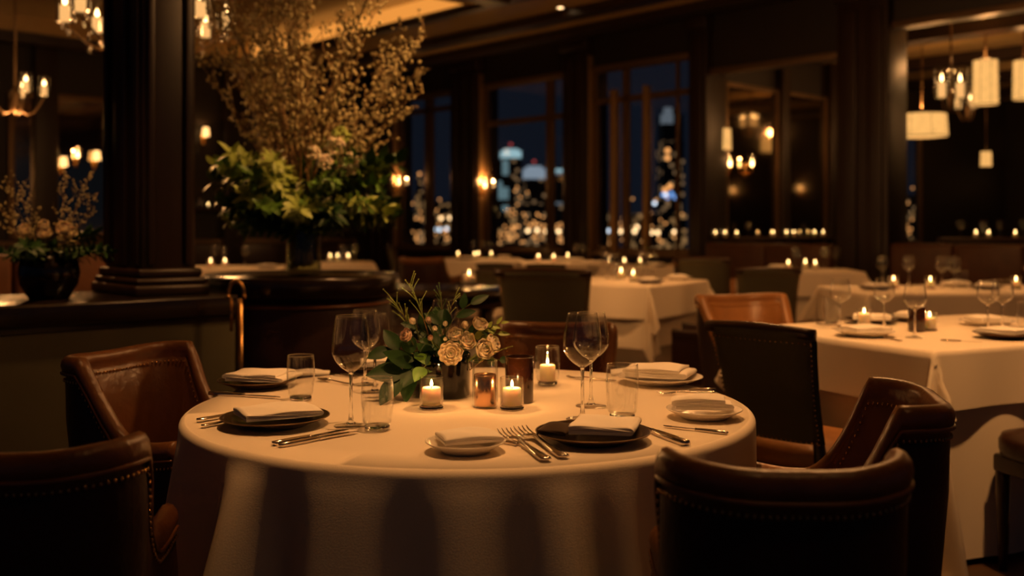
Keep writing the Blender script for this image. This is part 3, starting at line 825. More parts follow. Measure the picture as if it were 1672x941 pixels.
def candle(label, p, h=0.045, r=0.0215, group=None, light=0.0, fh=0.017):
    key = 'cd%.3f%.3f%.3f' % (h, r, fh)
    o = thing('candle', label, 'candle', p, 0, group)
    part('wax', lambda: MB().lathe([(0, 0), (r, 0), (r, h - 0.003), (r - 0.002, h), (r * 0.7, h - 0.001), (r * 0.3, h - 0.0035), (0, h - 0.004)], 28), 'wax', o, key + 'w')
    part('wick', lambda: MB().tube([(0, 0, h - 0.006), (0.0004, 0, h + 0.0025), (0.0012, 0, h + 0.0055)], 0.0007, 6), 'wick_black', o, key + 'k')
    part('flame', lambda: MB().lathe([(0, h + 0.002), (0.0022, h + 0.0035), (0.0036, h + 0.002 + fh * 0.28), (0.0031, h + 0.002 + fh * 0.5), (0.0016, h + 0.002 + fh * 0.8), (0, h + 0.002 + fh)], 12), 'flame', o, key + 'f')
    if light: point_light('candle_light', (0, 0, h + fh + 0.0035), light, CANDLE, 0.0016, o)
    return o
def plate(label, p, r=0.115, mat='china', group=None, tilt=0.0):
    key = 'pl%.3f%s' % (r, mat)
    o = thing('plate', label, 'plate', p, 0, group)
    part('dish', lambda: MB().lathe([(0, 0.003), (r * 0.55, 0.003), (r * 0.6, 0.001), (r * 0.62, 0.001), (r * 0.66, 0.004), (r * 0.98, 0.0175), (r, 0.0195), (r * 0.985, 0.0205), (r * 0.66, 0.008), (r * 0.6, 0.0062), (0, 0.006)], 56), mat, o, key + 'd')
    part('rim', lambda: MB().tube([(r * math.cos(2 * PI * i / 56), r * math.sin(2 * PI * i / 56), 0.0198) for i in range(56)], 0.0013, 6, closed=True), 'china' if mat == 'china' else 'bronze', o, key + 'r')
    return o
def napkin(label, p, w=0.14, d=0.10, rz=0.0, mat='napkin_linen', group=None, th=0.012, layers=2, seed=0, cat='napkin'):
    """a square of linen folded into a pad: a folded edge, loose layers at the open side, a soft belly"""
    rnd = random.Random(seed); ph = rnd.uniform(0, 6)
    t = th / layers * 0.42
    path = []
    for L in range(layers):
        z = th / layers * (L + 0.5); xs = [i / 18 for i in range(19)]
        if L % 2: xs = xs[::-1]
        short = 0.04 * L
        for x in xs: path.append((-w / 2 + w * min(1 - short * (1 if L else 0), x), z))
        if L < layers - 1:
            xe = path[-1][0]; s = 1 if L % 2 == 0 else -1
            for a in range(1, 6):
                q = PI * a / 6; path.append((xe + s * 0.006 * math.sin(q), z + th / layers * (1 - math.cos(q)) / 2))
    mb = MB(); n = len(path); ny = 16
    def nrm(i):
        a = path[max(0, i - 1)]; c = path[min(n - 1, i + 1)]
        dx, dz = c[0] - a[0], c[1] - a[1]; l = math.hypot(dx, dz) or 1
        return (-dz / l, dx / l)
    ring = [(path[i][0] + nrm(i)[0] * t, path[i][1] + nrm(i)[1] * t) for i in range(n)] + [(path[i][0] - nrm(i)[0] * t, path[i][1] - nrm(i)[1] * t) for i in reversed(range(n))]
    def f(u, v):
        x, z = ring[min(len(ring) - 1, int(round(u * len(ring)))) % len(ring)]
        y = (v - 0.5) * d * (1 + 0.05 * math.sin(x * 30 + ph)) + 0.04 * x
        bel = 0.006 * math.cos(PI * x / w) * math.cos(PI * (v - 0.5)) * (z / th + 0.1)
        droop = -0.006 * max(0, abs(v - 0.5) * 2 - 0.7) - 0.004 * max(0, abs(x) / (w / 2) - 0.75)
        return (x, y, max(0.0004, z + bel + droop * (z / th) + 0.0015 * (z / th) * math.sin(x * 55 + v * 7 + ph)))
    mb.grid(f, len(ring), ny, closed_u=True)
    L = len(ring)
    mb.f.append(list(range(L))[::-1]); mb.sm.append(False); mb.f.append(list(range(ny * L, ny * L + L))); mb.sm.append(False)
    o = part('napkin', mb, mat, loc=p, rot=(0, 0, rz)); tag(o, label, cat, group)
    return o
def strap(mb, stations, th):
    """flat bar along x: stations (x, half width, z, thickness factor)"""
    vs = []
    for (x, hw, z, k) in stations:
        vs += [(x, -hw, z - th * k), (x, -hw * 0.8, z + th * k * 0.6), (x, 0, z + th * k), (x, hw * 0.8, z + th * k * 0.6), (x, hw, z - th * k), (x, 0, z - th * k * 1.1)]
    m = 6; n = len(stations)
    fs = [(i * m + j, i * m + (j + 1) % m, (i + 1) * m + (j + 1) % m, (i + 1) * m + j) for i in range(n - 1) for j in range(m)]
    fs += [tuple(reversed(range(m))), tuple((n - 1) * m + j for j in range(m))]
    return mb.add(vs, fs)
def fork(label, p, rz, group=None, L=0.195):
    o = thing('fork', label, 'fork', p, rz, group, L / 0.195)
    def hd():
        return strap(MB(), [(-0.10, 0.0035, 0.006, 1.0), (-0.096, 0.0085, 0.006, 1.2), (-0.07, 0.008, 0.006, 1.2), (-0.02, 0.0045, 0.007, 1.3), (0.015, 0.0032, 0.010, 1.5), (0.028, 0.004, 0.010, 1.3), (0.034, 0.009, 0.009, 1.0), (0.042, 0.0118, 0.0075, 0.8), (0.052, 0.0122, 0.006, 0.7)], 0.0016)
    part('handle', hd, 'steel', o, 'fork_h')
    for i in range(4):
        y = -0.0102 + 0.0068 * i
        part('tine', lambda: strap(MB(), [(0.050, 0.0018, 0.006, 0.8), (0.065, 0.0016, 0.0048, 0.8), (0.085, 0.0012, 0.007, 0.7), (0.095, 0.0006, 0.0105, 0.5)], 0.0014), 'steel', o, 'fork_t', loc=(0, y, 0))
    return o
def knife(label, p, rz, group=None, L=0.22):
    o = thing('knife', label, 'knife', p, rz, group, L / 0.22)
    part('handle', lambda: strap(MB(), [(-0.11, 0.004, 0.006, 1.0), (-0.107, 0.0088, 0.006, 1.9), (-0.07, 0.009, 0.006, 2.2), (-0.02, 0.0075, 0.006, 2.0), (-0.006, 0.0055, 0.006, 1.6), (0.0, 0.006, 0.006, 1.8)], 0.0024), 'steel', o, 'knife_h')
    def bl():
        b = MB()
        pts = [(0.0, 0.0045), (0.02, 0.0085), (0.06, 0.0095), (0.09, 0.0085), (0.105, 0.005), (0.112, -0.002)]
        vs = []
        for (x, y1) in pts:
            y0 = -0.0075 if x < 0.1 else -0.006
            vs += [(x, y0, 0.0065), (x, y0, 0.0045), (x, y1, 0.0052), (x, y1, 0.0058)]
        n = len(pts)
        fs = [(i * 4 + j, i * 4 + (j + 1) % 4, i * 4 + 4 + (j + 1) % 4, i * 4 + 4 + j) for i in range(n - 1) for j in range(4)] + [(3, 2, 1, 0), tuple((n - 1) * 4 + j for j in range(4))]
        return b.add(vs, fs, False)
    part('blade', bl, 'steel', o, 'knife_b')
    return o
def spoon(label, p, rz, group=None, L=0.18):
    o = thing('spoon', label, 'spoon', p, rz, group, L / 0.18)
    part('handle', lambda: strap(MB(), [(-0.09, 0.003, 0.006, 1.0), (-0.086, 0.0075, 0.006, 1.2), (-0.04, 0.005, 0.006, 1.3), (0.02, 0.003, 0.009, 1.5), (0.036, 0.004, 0.008, 1.3)], 0.0016), 'steel', o, 'spoon_h')
    def bw():
        b = MB()
        def f(u, v):
            a = 2 * PI * u; r = v
            return (0.062 + 0.029 * r * math.cos(a), 0.0185 * r * math.sin(a), 0.004 + 0.006 * r * r)
        b.grid(f, 24, 6, closed_u=True)
        def g(u, v):
            a = -2 * PI * u; r = v
            return (0.062 + 0.029 * r * math.cos(a), 0.0185 * r * math.sin(a), 0.0028 + 0.007 * r * r)
        return b.grid(g, 24, 6, closed_u=True)
    part('bowl', bw, 'steel', o, 'spoon_b')
    return o
def cut2(fn, label, a, b, z=0.7505, group=None):
    """lay cutlery from handle-end pixel A to tip pixel B on the table plane"""
    A, B = on(*a, z), on(*b, z); m = (A + B) / 2; d = B - A
    L = min(0.26, max(0.14, d.length))
    return fn(label, (m.x, m.y, z), math.atan2(d.y, d.x), group, L)
# ================================================================ THE ROUND TABLE IS LAID
TT = 0.7508
G = 'wine glasses on the round table'
wine_glass('tall wine glass at the front of the left group, between plate and bouquet', on(573, 696, TT), 0.232, 0.0405, 0.032, G, 0.112)
wine_glass('shorter wine glass at the back of the left group, taller rim showing behind', on(596, 629, TT), 0.2, 0.0405, 0.031, G, 0.092)
wine_glass('wine glass of the left group closest to the bouquet leaves', on(612, 641, TT), 0.2, 0.0385, 0.030, G, 0.094)
wine_glass('wine glass at the front of the right pair, beside the tumbler', on(951, 685, TT), 0.231, 0.0425, 0.032, G, 0.112)
wine_glass('wine glass overlapped by another at the back of the right pair', on(965, 664, TT), 0.219, 0.0425, 0.032, G, 0.108)
wine_glass('wine glass hidden to its bowl behind the white bouquet', on(726, 612, TT), 0.213, 0.042, 0.032, G, 0.104)
G = 'tumblers on the round table'
tumbler('short tumbler beside the napkin plate on the left rear of the round table', on(491, 654, TT), 0.108, 0.0345, G)
tumbler('tumbler next to the front wine glass, before the dark vase', on(616, 702, TT), 0.106, 0.0345, G)
tumbler('taller tumbler on the right, in front of the rear napkin plate', on(1016, 684, TT), 0.118, 0.037, G)
tumbler('tumbler with a lit candle standing in it, near the wine glass pair', on(894, 630, TT), 0.103, 0.0345, G)
G = 'votive holders on the round table'
vp = on(704.5, 667, TT); votive_cup('clear votive glass in front of the dark vase', vp, 0.072, 0.0275, group=G)
vq = on(836, 668, TT); votive_cup('clear votive glass in front of the brown glass holder', vq, 0.072, 0.0275, group=G)
vr = on(894, 630, TT)
G = 'candles on the round table'
UPV = Vector((0, 0, 0.0087))
candle('lit white candle in the votive glass before the dark vase', vp + UPV, 0.040, 0.0215, G, 0.38, 0.017)
candle('lit white candle in the votive glass before the brown holder', vq + UPV, 0.040, 0.0215, G, 0.38, 0.017)
candle('lit white candle inside the tumbler near the wine glass pair', vr + Vector((0, 0, 0.0132)), 0.042, 0.0205, G, 0.3, 0.017)
# copper-lined clear cylinder
p = on(792, 665, TT)
o = thing('candle_cylinder', 'clear glass cylinder with a shiny copper cup inside, between the two votives', 'candle holder', p)
part('glass', MB().lathe(revolve_shell([(0, 0.0006), (0.029, 0.0006), (0.0296, 0.003), (0.0296, 0.108)], 0.0022, 0.004), 40), 'clear_glass', o)
part('copper_cup', MB().lathe([(0, 0.0045), (0.0255, 0.0045), (0.0262, 0.006), (0.0262, 0.074), (0.024, 0.077), (0.0225, 0.072), (0.0225, 0.01), (0, 0.009)], 40), 'copper', o)
# brown glass holder
p = on(848, 657, TT)
o = thing('candle_tumbler', 'dark brown glass candle tumbler behind the right-hand votive', 'candle holder', p)
part('wall', MB().lathe(revolve_shell([(0, 0.0006), (0.031, 0.0006), (0.0335, 0.004), (0.034, 0.108)], 0.0026, 0.006), 40), 'amber_glass', o)
part('rim', MB().tube([(0.0328 * math.cos(2 * PI * i / 40), 0.0328 * math.sin(2 * PI * i / 40), 0.1085) for i in range(40)], 0.0016, 6, closed=True), 'amber_glass', o)
# plates with folded napkins
GP, GN = 'plates on the round table', 'napkins on the round table'
def setting(px, py, r, mat, lab, nlab, nw, nd, nrz, seed, off=(0, 0), layers=2, th=0.016, z=0.0200):
    p = on(px, py, TT); plate(lab, p, r, mat, GP)
    napkin(nlab, (p.x + off[0], p.y + off[1], p.z + z), nw, nd, nrz, 'napkin_linen', GN, th, layers, seed)
    return p
setting(449, 694, 0.113, 'dark_china', 'dark plate with fork tines behind it at the front left of the round table', 'cream napkin on the dark plate at the front left of the round table', 0.155, 0.125, R(28), 1, (0.0, 0.01), 2, 0.016)
setting(420, 632, 0.10, 'dark_china', 'dark-rimmed plate at the left rear, beside the short tumbler', 'cream folded napkin on the plate beside the short tumbler', 0.15, 0.12, R(-12), 2, (0.012, 0.01), 3, 0.02)
setting(612, 607, 0.095, 'dark_china', 'dark plate glimpsed behind the left wine glasses', 'cream napkin seen through the left wine glasses', 0.12, 0.1, R(10), 3, (0.02, 0), 2, 0.018)
setting(760, 737, 0.074, 'china', 'small pale side plate at the front centre of the round table', 'square cream napkin on the small side plate in front', 0.105, 0.082, R(18), 4, (0.003, 0.008), 2, 0.014)
p5 = setting(968, 720, 0.112, 'dark_china', 'wide dark plate at the front right of the round table', 'cream napkin laid across the wide dark plate in front', 0.115, 0.125, R(-14), 5, (0.022, 0.012), 2, 0.018)
napkin('dark napkin fold beside the cream one on the wide dark plate', (p5.x - 0.072, p5.y + 0.0, p5.z + 0.0182), 0.05, 0.09, R(-20), 'napkin_dark', GN, 0.012, 2, 6)
setting(1150, 682, 0.082, 'china', 'small pale plate near the right edge with a rolled napkin', 'rolled cream napkin on the small plate near the right edge', 0.115, 0.062, R(-8), 7, (-0.004, 0.004), 3, 0.026)
setting(1078, 626, 0.112, 'china', 'pale plate with a thick folded napkin at the right rear', 'thick folded cream napkin on the right rear plate', 0.155, 0.13, R(-22), 8, (0.0, 0.01), 3, 0.026)
p = on(1035, 611, TT); napkin('flat cream napkin on the cloth behind the right rear plate', p, 0.13, 0.08, R(-4), 'napkin_linen', GN, 0.010, 2, 9)
p = on(505, 611, TT); napkin('flat cream napkin at the rear left behind the short tumbler', p, 0.10, 0.06, R(8), 'napkin_linen', GN, 0.008, 2, 10)
GC = 'cutlery on the round table'
cut2(fork, 'fork pointing to the bouquet above the front left plate', (324, 690), (463, 667), group=GC)
cut2(fork, 'fork beside another one, half under the front left plate', (331, 699), (440, 678), group=GC)
cut2(knife, 'knife with its handle nearest the front left plate', (455, 731), (582, 708), group=GC)
cut2(knife, 'knife half hidden behind another below the front left plate', (445, 728), (566, 705), group=GC)
cut2(knife, 'knife lying before the left rear plate', (341, 645), (458, 652), group=GC)
cut2(fork, 'left fork of the pair in the front centre', (892, 756), (822, 710), group=GC)
cut2(fork, 'right fork of the pair in the front centre', (921, 751), (848, 706), group=GC)
cut2(knife, 'knife slanting between the tumbler and the front right plate', (1122, 729), (1016, 691), group=GC)
cut2(knife, 'knife along the far side of the wide dark plate', (1052, 713), (985, 692), group=GC)
cut2(knife, 'knife below the small plate near the right edge', (1182, 709), (1090, 699), group=GC)
cut2(knife, 'knife sticking out behind the front centre side plate', (838, 727), (770, 713), group=GC)
cut2(fork, 'fork lying before the right rear plate, nearest the table edge', (1168, 643), (1072, 646), group=GC)
cut2(knife, 'knife lying between the right rear plate and its fork', (1166, 638), (1085, 640), group=GC)
cut2(spoon, 'spoon on the rear left between napkin and wine glasses', (575, 630), (522, 622), group=GC)
cut2(knife, 'knife at the rear left behind the wine glasses', (578, 617), (535, 611), group=GC)
cut2(fork, 'fork at the rear behind the candle tumbler', (1005, 624), (925, 618), group=GC)
# ---- dark vase with the white bouquet
vb = on(719, 650, TT); vb.y += 0.03
o = thing('flower_vase', 'squat dark green glass vase holding the white bouquet', 'vase', vb)
part('wall', MB().lathe(revolve_shell([(0, 0.001), (0.066, 0.001), (0.0715, 0.005), (0.0725, 0.09), (0.0725, 0.105)], 0.003, 0.01), 48), 'green_glass', o)
part('water', MB().lathe([(0, 0.0105), (0.0690, 0.0105), (0.0690, 0.06), (0, 0.06)], 32), 'green_glass', o)
def frame_dir(d):
    return Vector(d).to_track_quat('Z', 'Y').to_matrix().to_4x4()
def petal(mb, base, az, tilt, L, W, cup):
    """a cupped petal rising from BASE"""
    m0 = mb.m.copy()
    mb.m = m0 @ Matrix.Translation(base) @ Matrix.Rotation(az, 4, 'Z') @ Matrix.Rotation(tilt, 4, 'Y')
    def f(u, v):
        x = (u - 0.5) * 2; wd = W * (math.sin(PI * min(1, 0.12 + 0.72 * v)) ** 0.7)
        z = L * v * (1 - 0.10 * x * x); 
        return (cup * (x * x * 0.7 + (v - 0.45) ** 2 * 1.6) * -1 + cup * 0.3 + 0.08 * L * max(0, v - 0.8) * 5 * 0.3, x * wd, z)
    mb.grid(f, 6, 6)
    mb.m = m0
def bloom_mesh(kind, seed):
    rnd = random.Random(seed); b = MB()
    if kind == 'ranunculus':
        for ring, (n, rr, tl, L, W) in enumerate([(3, 0.0, -2, 0.30, 0.20), (5, 0.10, 6, 0.40, 0.26), (6, 0.22, 14, 0.50, 0.34), (8, 0.36, 26, 0.60, 0.40), (9, 0.46, 42, 0.68, 0.44), (9, 0.5, 62, 0.72, 0.46)]):
            for i in range(n):
                az = 2 * PI * i / n + ring * 0.6 + rnd.uniform(-.1, .1)
                petal(b, (rr * math.cos(az), rr * math.sin(az), 0.0), az, R(tl + rnd.uniform(-4, 4)), L, W, 0.22)
    elif kind == 'rose':
        for ring, (n, rr, tl, L, W) in enumerate([(3, 0.05, -10, 0.85, 0.3), (4, 0.14, -4, 0.95, 0.42), (5, 0.26, 6, 1.0, 0.52), (5, 0.34, 20, 1.0, 0.56), (6, 0.38, 42, 0.9, 0.56)]):
            for i in range(n):
                az = 2 * PI * i / n + ring * 0.7 + rnd.uniform(-.2, .2)
                petal(b, (rr * math.cos(az), rr * math.sin(az), 0), az, R(tl + rnd.uniform(-6, 6)), L, W, 0.34)
    else:                                             # closed tulip-like bud
        for ring, (n, rr, tl, L, W) in enumerate([(3, 0.08, -14, 1.1, 0.36), (4, 0.22, -8, 1.15, 0.48), (4, 0.28, 2, 1.05, 0.5)]):
            for i in range(n):
                az = 2 * PI * i / n + ring * 0.8; petal(b, (rr * math.cos(az), rr * math.sin(az), 0), az, R(tl + rnd.uniform(-5, 5)), L, W, 0.3)
    return b
def flower(label, px, py, D, rad, kind, d, root, mat='petal_cream', name=None, group='white flowers in the bouquet', seed=0):
    c = at(px, py, D); o = thing(name or {'ranunculus': 'ranunculus', 'rose': 'rose', 'bud': 'tulip'}[kind], label, 'flower', c, 0, group)
    Rm = frame_dir(d)
    q = part('bloom', lambda: bloom_mesh(kind, seed), mat, o, 'bloom%s%d%s' % (kind, seed % 2, mat))
    q.rotation_euler = Rm.to_euler(); q.scale = (rad, rad, rad); q.location = -Vector(d).normalized() * rad * 0.45
    if kind == 'ranunculus':
        q2 = part('heart', MB().ball((0, 0, 0.25), 0.13, seg=12, rings=7), 'petal_heart', o); q2.rotation_euler = Rm.to_euler(); q2.scale = (rad,) * 3; q2.location = q.location
    e = -Vector(d).normalized() * rad * 0.5; r_ = Vector(root) - c
    mid = e * 0.4 + r_ * 0.45 + Vector((0, 0, 0.01)); pts = [e + (mid - e) * t * 2 * (1 - t) * 1.0 + (r_ - e) * t * t for t in [i / 8 for i in range(9)]]
    part('stem', MB().tube(pts, 0.0021, 6), 'stem_green', o)
    return o
D0 = vb.y
root = (vb.x, vb.y, vb.z + 0.012)
rt = lambda i: (vb.x + 0.025 * math.cos(i * 2.4), vb.y + 0.025 * math.sin(i * 2.4), vb.z + 0.014)
flower('round cream ranunculus facing the viewer over the vase rim', 736, 577, D0 - 0.085, 0.0275, 'ranunculus', (0.05, -1, 0.25), rt(0))
flower('blush rose at the left side of the bouquet', 664, 548, D0 - 0.03, 0.019, 'rose', (-0.5, -0.8, 0.35), rt(1), 'petal_blush')
flower('cream rose above the round ranunculus', 744, 547, D0 - 0.05, 0.022, 'rose', (-0.1, -0.7, 0.7), rt(2), seed=1)
flower('large cream rose in the middle, right of the ranunculus', 763, 557, D0 - 0.06, 0.024, 'rose', (0.3, -0.9, 0.4), rt(3))
flower('cream rose at the top right of the bouquet', 783, 530, D0 - 0.01, 0.023, 'rose', (0.4, -0.6, 0.75), rt(4), seed=1)
flower('closed cream tulip left of the top rose', 759, 531, D0 - 0.03, 0.017, 'bud', (-0.1, -0.45, 0.9), rt(5))
flower('big cream rose at the right side over the copper cylinder', 790, 571, D0 - 0.055, 0.027, 'rose', (0.45, -0.85, 0.25), rt(6))
flower('cream rose partly behind the big one at the far right', 804, 562, D0 - 0.03, 0.026, 'rose', (0.8, -0.5, 0.35), rt(7), seed=1)
flower('blush tulip bud at the upper left of the bouquet', 700, 524, D0 - 0.01, 0.015, 'bud', (-0.2, -0.4, 0.9), rt(8), 'petal_blush')
flower('half-open pale tulip at the top left of the bouquet', 674, 525, D0 - 0.0, 0.016, 'bud', (-0.6, -0.4, 0.7), rt(9))
flower('small pale tulip bud in the centre among dark leaves', 727, 529, D0 - 0.02, 0.012, 'bud', (0, -0.5, 0.85), rt(10))
flower('tiny blush blossom left of the ranunculus', 703, 552, D0 - 0.06, 0.008, 'rose', (-0.2, -0.9, 0.3), rt(11), 'petal_blush')
flower('small pale bud just above the ranunculus', 727, 554, D0 - 0.07, 0.010, 'bud', (0.1, -0.8, 0.5), rt(12))
flower('closed pale tulip standing at the left of the bouquet', 710, 537, D0 - 0.04, 0.013, 'bud', (-0.3, -0.6, 0.7), rt(13))
# leaves and sprigs
def leaf(mb, base, d, up, L, W, curl=0.15, fold=0.2):
    d = Vector(d).normalized(); s = d.cross(Vector(up))
    if s.length < 1e-4: s = d.orthogonal()
    s.normalize(); n = s.cross(d).normalized(); base = Vector(base)
    def f(u, v):
        x = (u - 0.5) * 2; wd = W * math.sin(PI * v ** 0.8) ** 0.9 if 0 < v < 1 else 0
        return base + d * (L * v) + s * (x * wd) + n * (fold * abs(x) * wd - curl * L * v * v)
    mb.grid(f, 4, 8)
def leafy(label, tip, D, leaves, name='leaf_sprig', mat='leaf_dark', rooti=0, L=0.05, W=0.016, group='greenery in the bouquet', seed=0, spread=0.9):
    rnd = random.Random(seed); c = Vector(rt(rooti)); t = at(*tip, D) - c
    o = thing(name, label, 'leafy stem', c, 0, group)
    mid = Vector((t.x * 0.25, t.y * 0.25, max(0.085, t.z * 0.75) + 0.02))
    P = lambda q: mid * (2 * q * (1 - q)) + t * q * q
    part('stem', MB().tube([P(i / 12) for i in range(13)], [0.002 - 0.0012 * i / 12 for i in range(13)], 6), 'stem_green', o)
    b = MB()
    for i in range(leaves):
        q = 0.58 + 0.42 * i / max(1, leaves - 1); p = P(q); dr = (P(min(1, q + 0.02)) - P(q - 0.02)).normalized()
        side = dr.cross(Vector((0, -1, 0.3))).normalized() * (1 if i % 2 else -1)
        d = dr * 1.0 + side * (spread if i < leaves - 1 else 0.1) + Vector((0, rnd.uniform(-.4, .1), rnd.uniform(-.1, .2)))
        leaf(b, p, d, (0, -0.8, 0.6), L * rnd.uniform(0.8, 1.15), W * rnd.uniform(0.85, 1.1), rnd.uniform(0.05, 0.25))
    part('foliage', b, mat, o)
leafy('big dark leaves drooping at the left over the cloth', (652, 618), D0 - 0.06, 5, L=0.085, W=0.026, rooti=1, seed=1)
leafy('long dark leaves reaching left behind the blush rose', (640, 572), D0 - 0.02, 5, L=0.07, W=0.02, rooti=2, seed=2)
leafy('broad leaf hanging over the front of the vase', (692, 600), D0 - 0.10, 3, L=0.05, W=0.018, rooti=3, mat='leaf_mid', seed=3)
leafy('pointed leaves standing at the top right behind the roses', (768, 497), D0 + 0.02, 4, L=0.05, W=0.012, rooti=4, seed=4)
leafy('dark leaves among the blooms in the middle of the bouquet', (705, 560), D0 - 0.05, 6, L=0.04, W=0.013, rooti=5, seed=5)
leafy('dark leaves tucked under the ranunculus', (690, 580), D0 - 0.07, 6, L=0.042, W=0.013, rooti=6, seed=6)
leafy('small leaves at the right edge by the brown chair', (812, 545), D0 - 0.0, 6, L=0.03, W=0.008, rooti=7, mat='leaf_pale', seed=7)
leafy('narrow pale sprig pointing up right from the roses', (818, 528), D0, 8, L=0.022, W=0.005, rooti=8, mat='leaf_pale', seed=8, spread=0.7)
leafy('low leaves by the right of the vase rim', (815, 588), D0 - 0.02, 5, L=0.03, W=0.01, rooti=9, seed=9)
leafy('dark leaves behind the small tulips', (715, 515), D0 + 0.03, 6, L=0.045, W=0.014, rooti=10, seed=10)
leafy('dark leaves at the upper left behind the tulip', (682, 535), D0 + 0.02, 6, L=0.045, W=0.014, rooti=11, seed=11)
leafy('dark filler leaves between the right-hand roses', (775, 548), D0 + 0.0, 6, L=0.04, W=0.014, rooti=12, seed=12)
def twig(label, tip, D, n, rooti, seed, mat='leaf_pale', L=0.03):
    rnd = random.Random(seed); c = Vector(rt(rooti)); t = at(*tip, D) - c
    o = thing('twig_sprig', label, 'twig', c, 0, 'twigs in the bouquet')
    mid = Vector((t.x * 0.35, t.y * 0.3, t.z * 0.6)); P = lambda q: mid * (2 * q * (1 - q)) + t * q * q
    part('stem', MB().tube([P(i / 12) for i in range(13)], [0.0017 - 0.0011 * i / 12 for i in range(13)], 6), 'twig', o)
    b = MB()
    for i in range(n):
        q = 0.6 + 0.4 * i / n; p = P(q); dr = (P(min(1, q + 0.02)) - P(q - 0.02)).normalized()
        e = p + (dr + Vector((rnd.uniform(-.9, .9), rnd.uniform(-.5, .5), rnd.uniform(0, .5)))) * L * (1.1 - 0.5 * (q - 0.6))
        b.tube([p, (p + e) / 2 + Vector((0, 0, 0.002)), e], [0.0010, 0.0008, 0.0005], 5)
        b.ball(e, 0.0017, seg=6, rings=4)
    part('shoots', b, mat, o)
twig('golden forked twig at the upper left of the bouquet', (643, 492), D0 + 0.02, 14, 1, 1)
twig('tall thin twig rising above the left tulips', (668, 462), D0 + 0.03, 14, 2, 2)
twig('fine twig rising behind the hidden wine glass', (718, 474), D0 + 0.05, 10, 3, 3, 'leaf_mid', 0.02)
twig('short bent twig above the bouquet centre', (746, 478), D0 + 0.06, 8, 4, 4, 'leaf_pale', 0.018)
twig('fine pale twig at the right edge of the bouquet', (822, 570), D0, 10, 5, 5, 'leaf_pale', 0.02)
twig('low golden twig at the left under the blush rose', (640, 555), D0 + 0.02, 8, 6, 6, 'leaf_pale', 0.025)
# ================================================================ THE TALL ARRANGEMENT
pc = Vector(((494 - CX) / F * 5.02, 5.02, 0)); PZ = 0.94
o = thing('pedestal_table', 'round leather-sided pedestal table with a black top under the tall arrangement', 'table', pc)
part('tabletop', MB().lathe([(0, PZ - 0.10), (0.45, PZ - 0.10), (0.463, PZ - 0.09), (0.468, PZ - 0.012), (0.458, PZ), (0, PZ)], 72), 'black_wood', o)
part('drum', MB().lathe([(0, 0.06), (0.415, 0.06), (0.425, 0.08), (0.425, PZ - 0.13), (0.41, PZ - 0.102), (0, PZ - 0.102)], 72), 'leather_dark', o)
part('piping', MB().tube([(0.428 * math.cos(2 * PI * i / 60), 0.428 * math.sin(2 * PI * i / 60), PZ - 0.135) for i in range(60)], 0.008, 8, closed=True), 'leather', o)
part('plinth', MB().lathe([(0, 0), (0.40, 0), (0.40, 0.058), (0, 0.058)], 48), 'black_wood', o)
bv = Vector((pc.x + 0.005, pc.y, PZ + 0.001))
o = thing('glass_vase', 'tall clear glass vase holding the big branch arrangement', 'vase', bv)
part('wall', MB().lathe(revolve_shell([(0, 0.001), (0.082, 0.001), (0.086, 0.006), (0.084, 0.06), (0.082, 0.2), (0.09, 0.31)], 0.004, 0.02), 40), 'smoky_glass', o)
part('water', MB().lathe([(0, 0.0205), (0.0795, 0.0205), (0.0775, 0.18), (0, 0.18)], 32), 'smoky_glass', o)
def branch_mesh(seed, L):
    rnd = random.Random(seed); st, bl = MB(), MB()
    bend = rnd.uniform(0.05, 0.2); wob = rnd.uniform(0, 6)
    P = lambda q: Vector((bend * L * q * q + 0.02 * math.sin(5 * q + wob), 0.02 * math.sin(4 * q + wob * 2), L * q))
    st.tube([P(i / 16) for i in range(17)], [0.0045 - 0.0035 * i / 16 for i in range(17)], 6)
    tw = []
    for i in range(11):
        q = 0.40 + 0.57 * i / 10; p = P(q); a = rnd.uniform(0, 2 * PI); l = L * rnd.uniform(0.12, 0.27) * (1.25 - 0.7 * q)
        e = p + Vector((math.cos(a) * 0.55, math.sin(a) * 0.55, 0.85)) * l
        m = (p + e) / 2 + Vector((rnd.uniform(-.02, .02), rnd.uniform(-.02, .02), 0.0))
        st.tube([p, m, e], [0.0022, 0.0016, 0.0009], 5); tw.append((p, m, e))
    def bud(c):
        r = rnd.uniform(0.004, 0.0085); bl.ball(c, r, r * rnd.uniform(0.7, 1), r * rnd.uniform(0.8, 1.3), seg=6, rings=4)
    for i in range(22):
        q = rnd.uniform(0.5, 1.0); bud(P(q) + Vector((rnd.gauss(0, .012), rnd.gauss(0, .012), 0)))
    for (p, m, e) in tw:
        for k_ in range(rnd.randint(6, 10)):
            t = rnd.uniform(0.15, 1.05); c = p * (1 - t) ** 2 + m * 2 * t * (1 - t) + e * t * t
            bud(c + Vector((rnd.gauss(0, .010), rnd.gauss(0, .010), rnd.gauss(0, .008))))
    return st, bl
BR = [branch_mesh(s, 1.0) for s in range(6)]
BRM = [(a.mesh('stem', 'twig'), c.mesh('blossoms', 'blossom')) for a, c in BR]
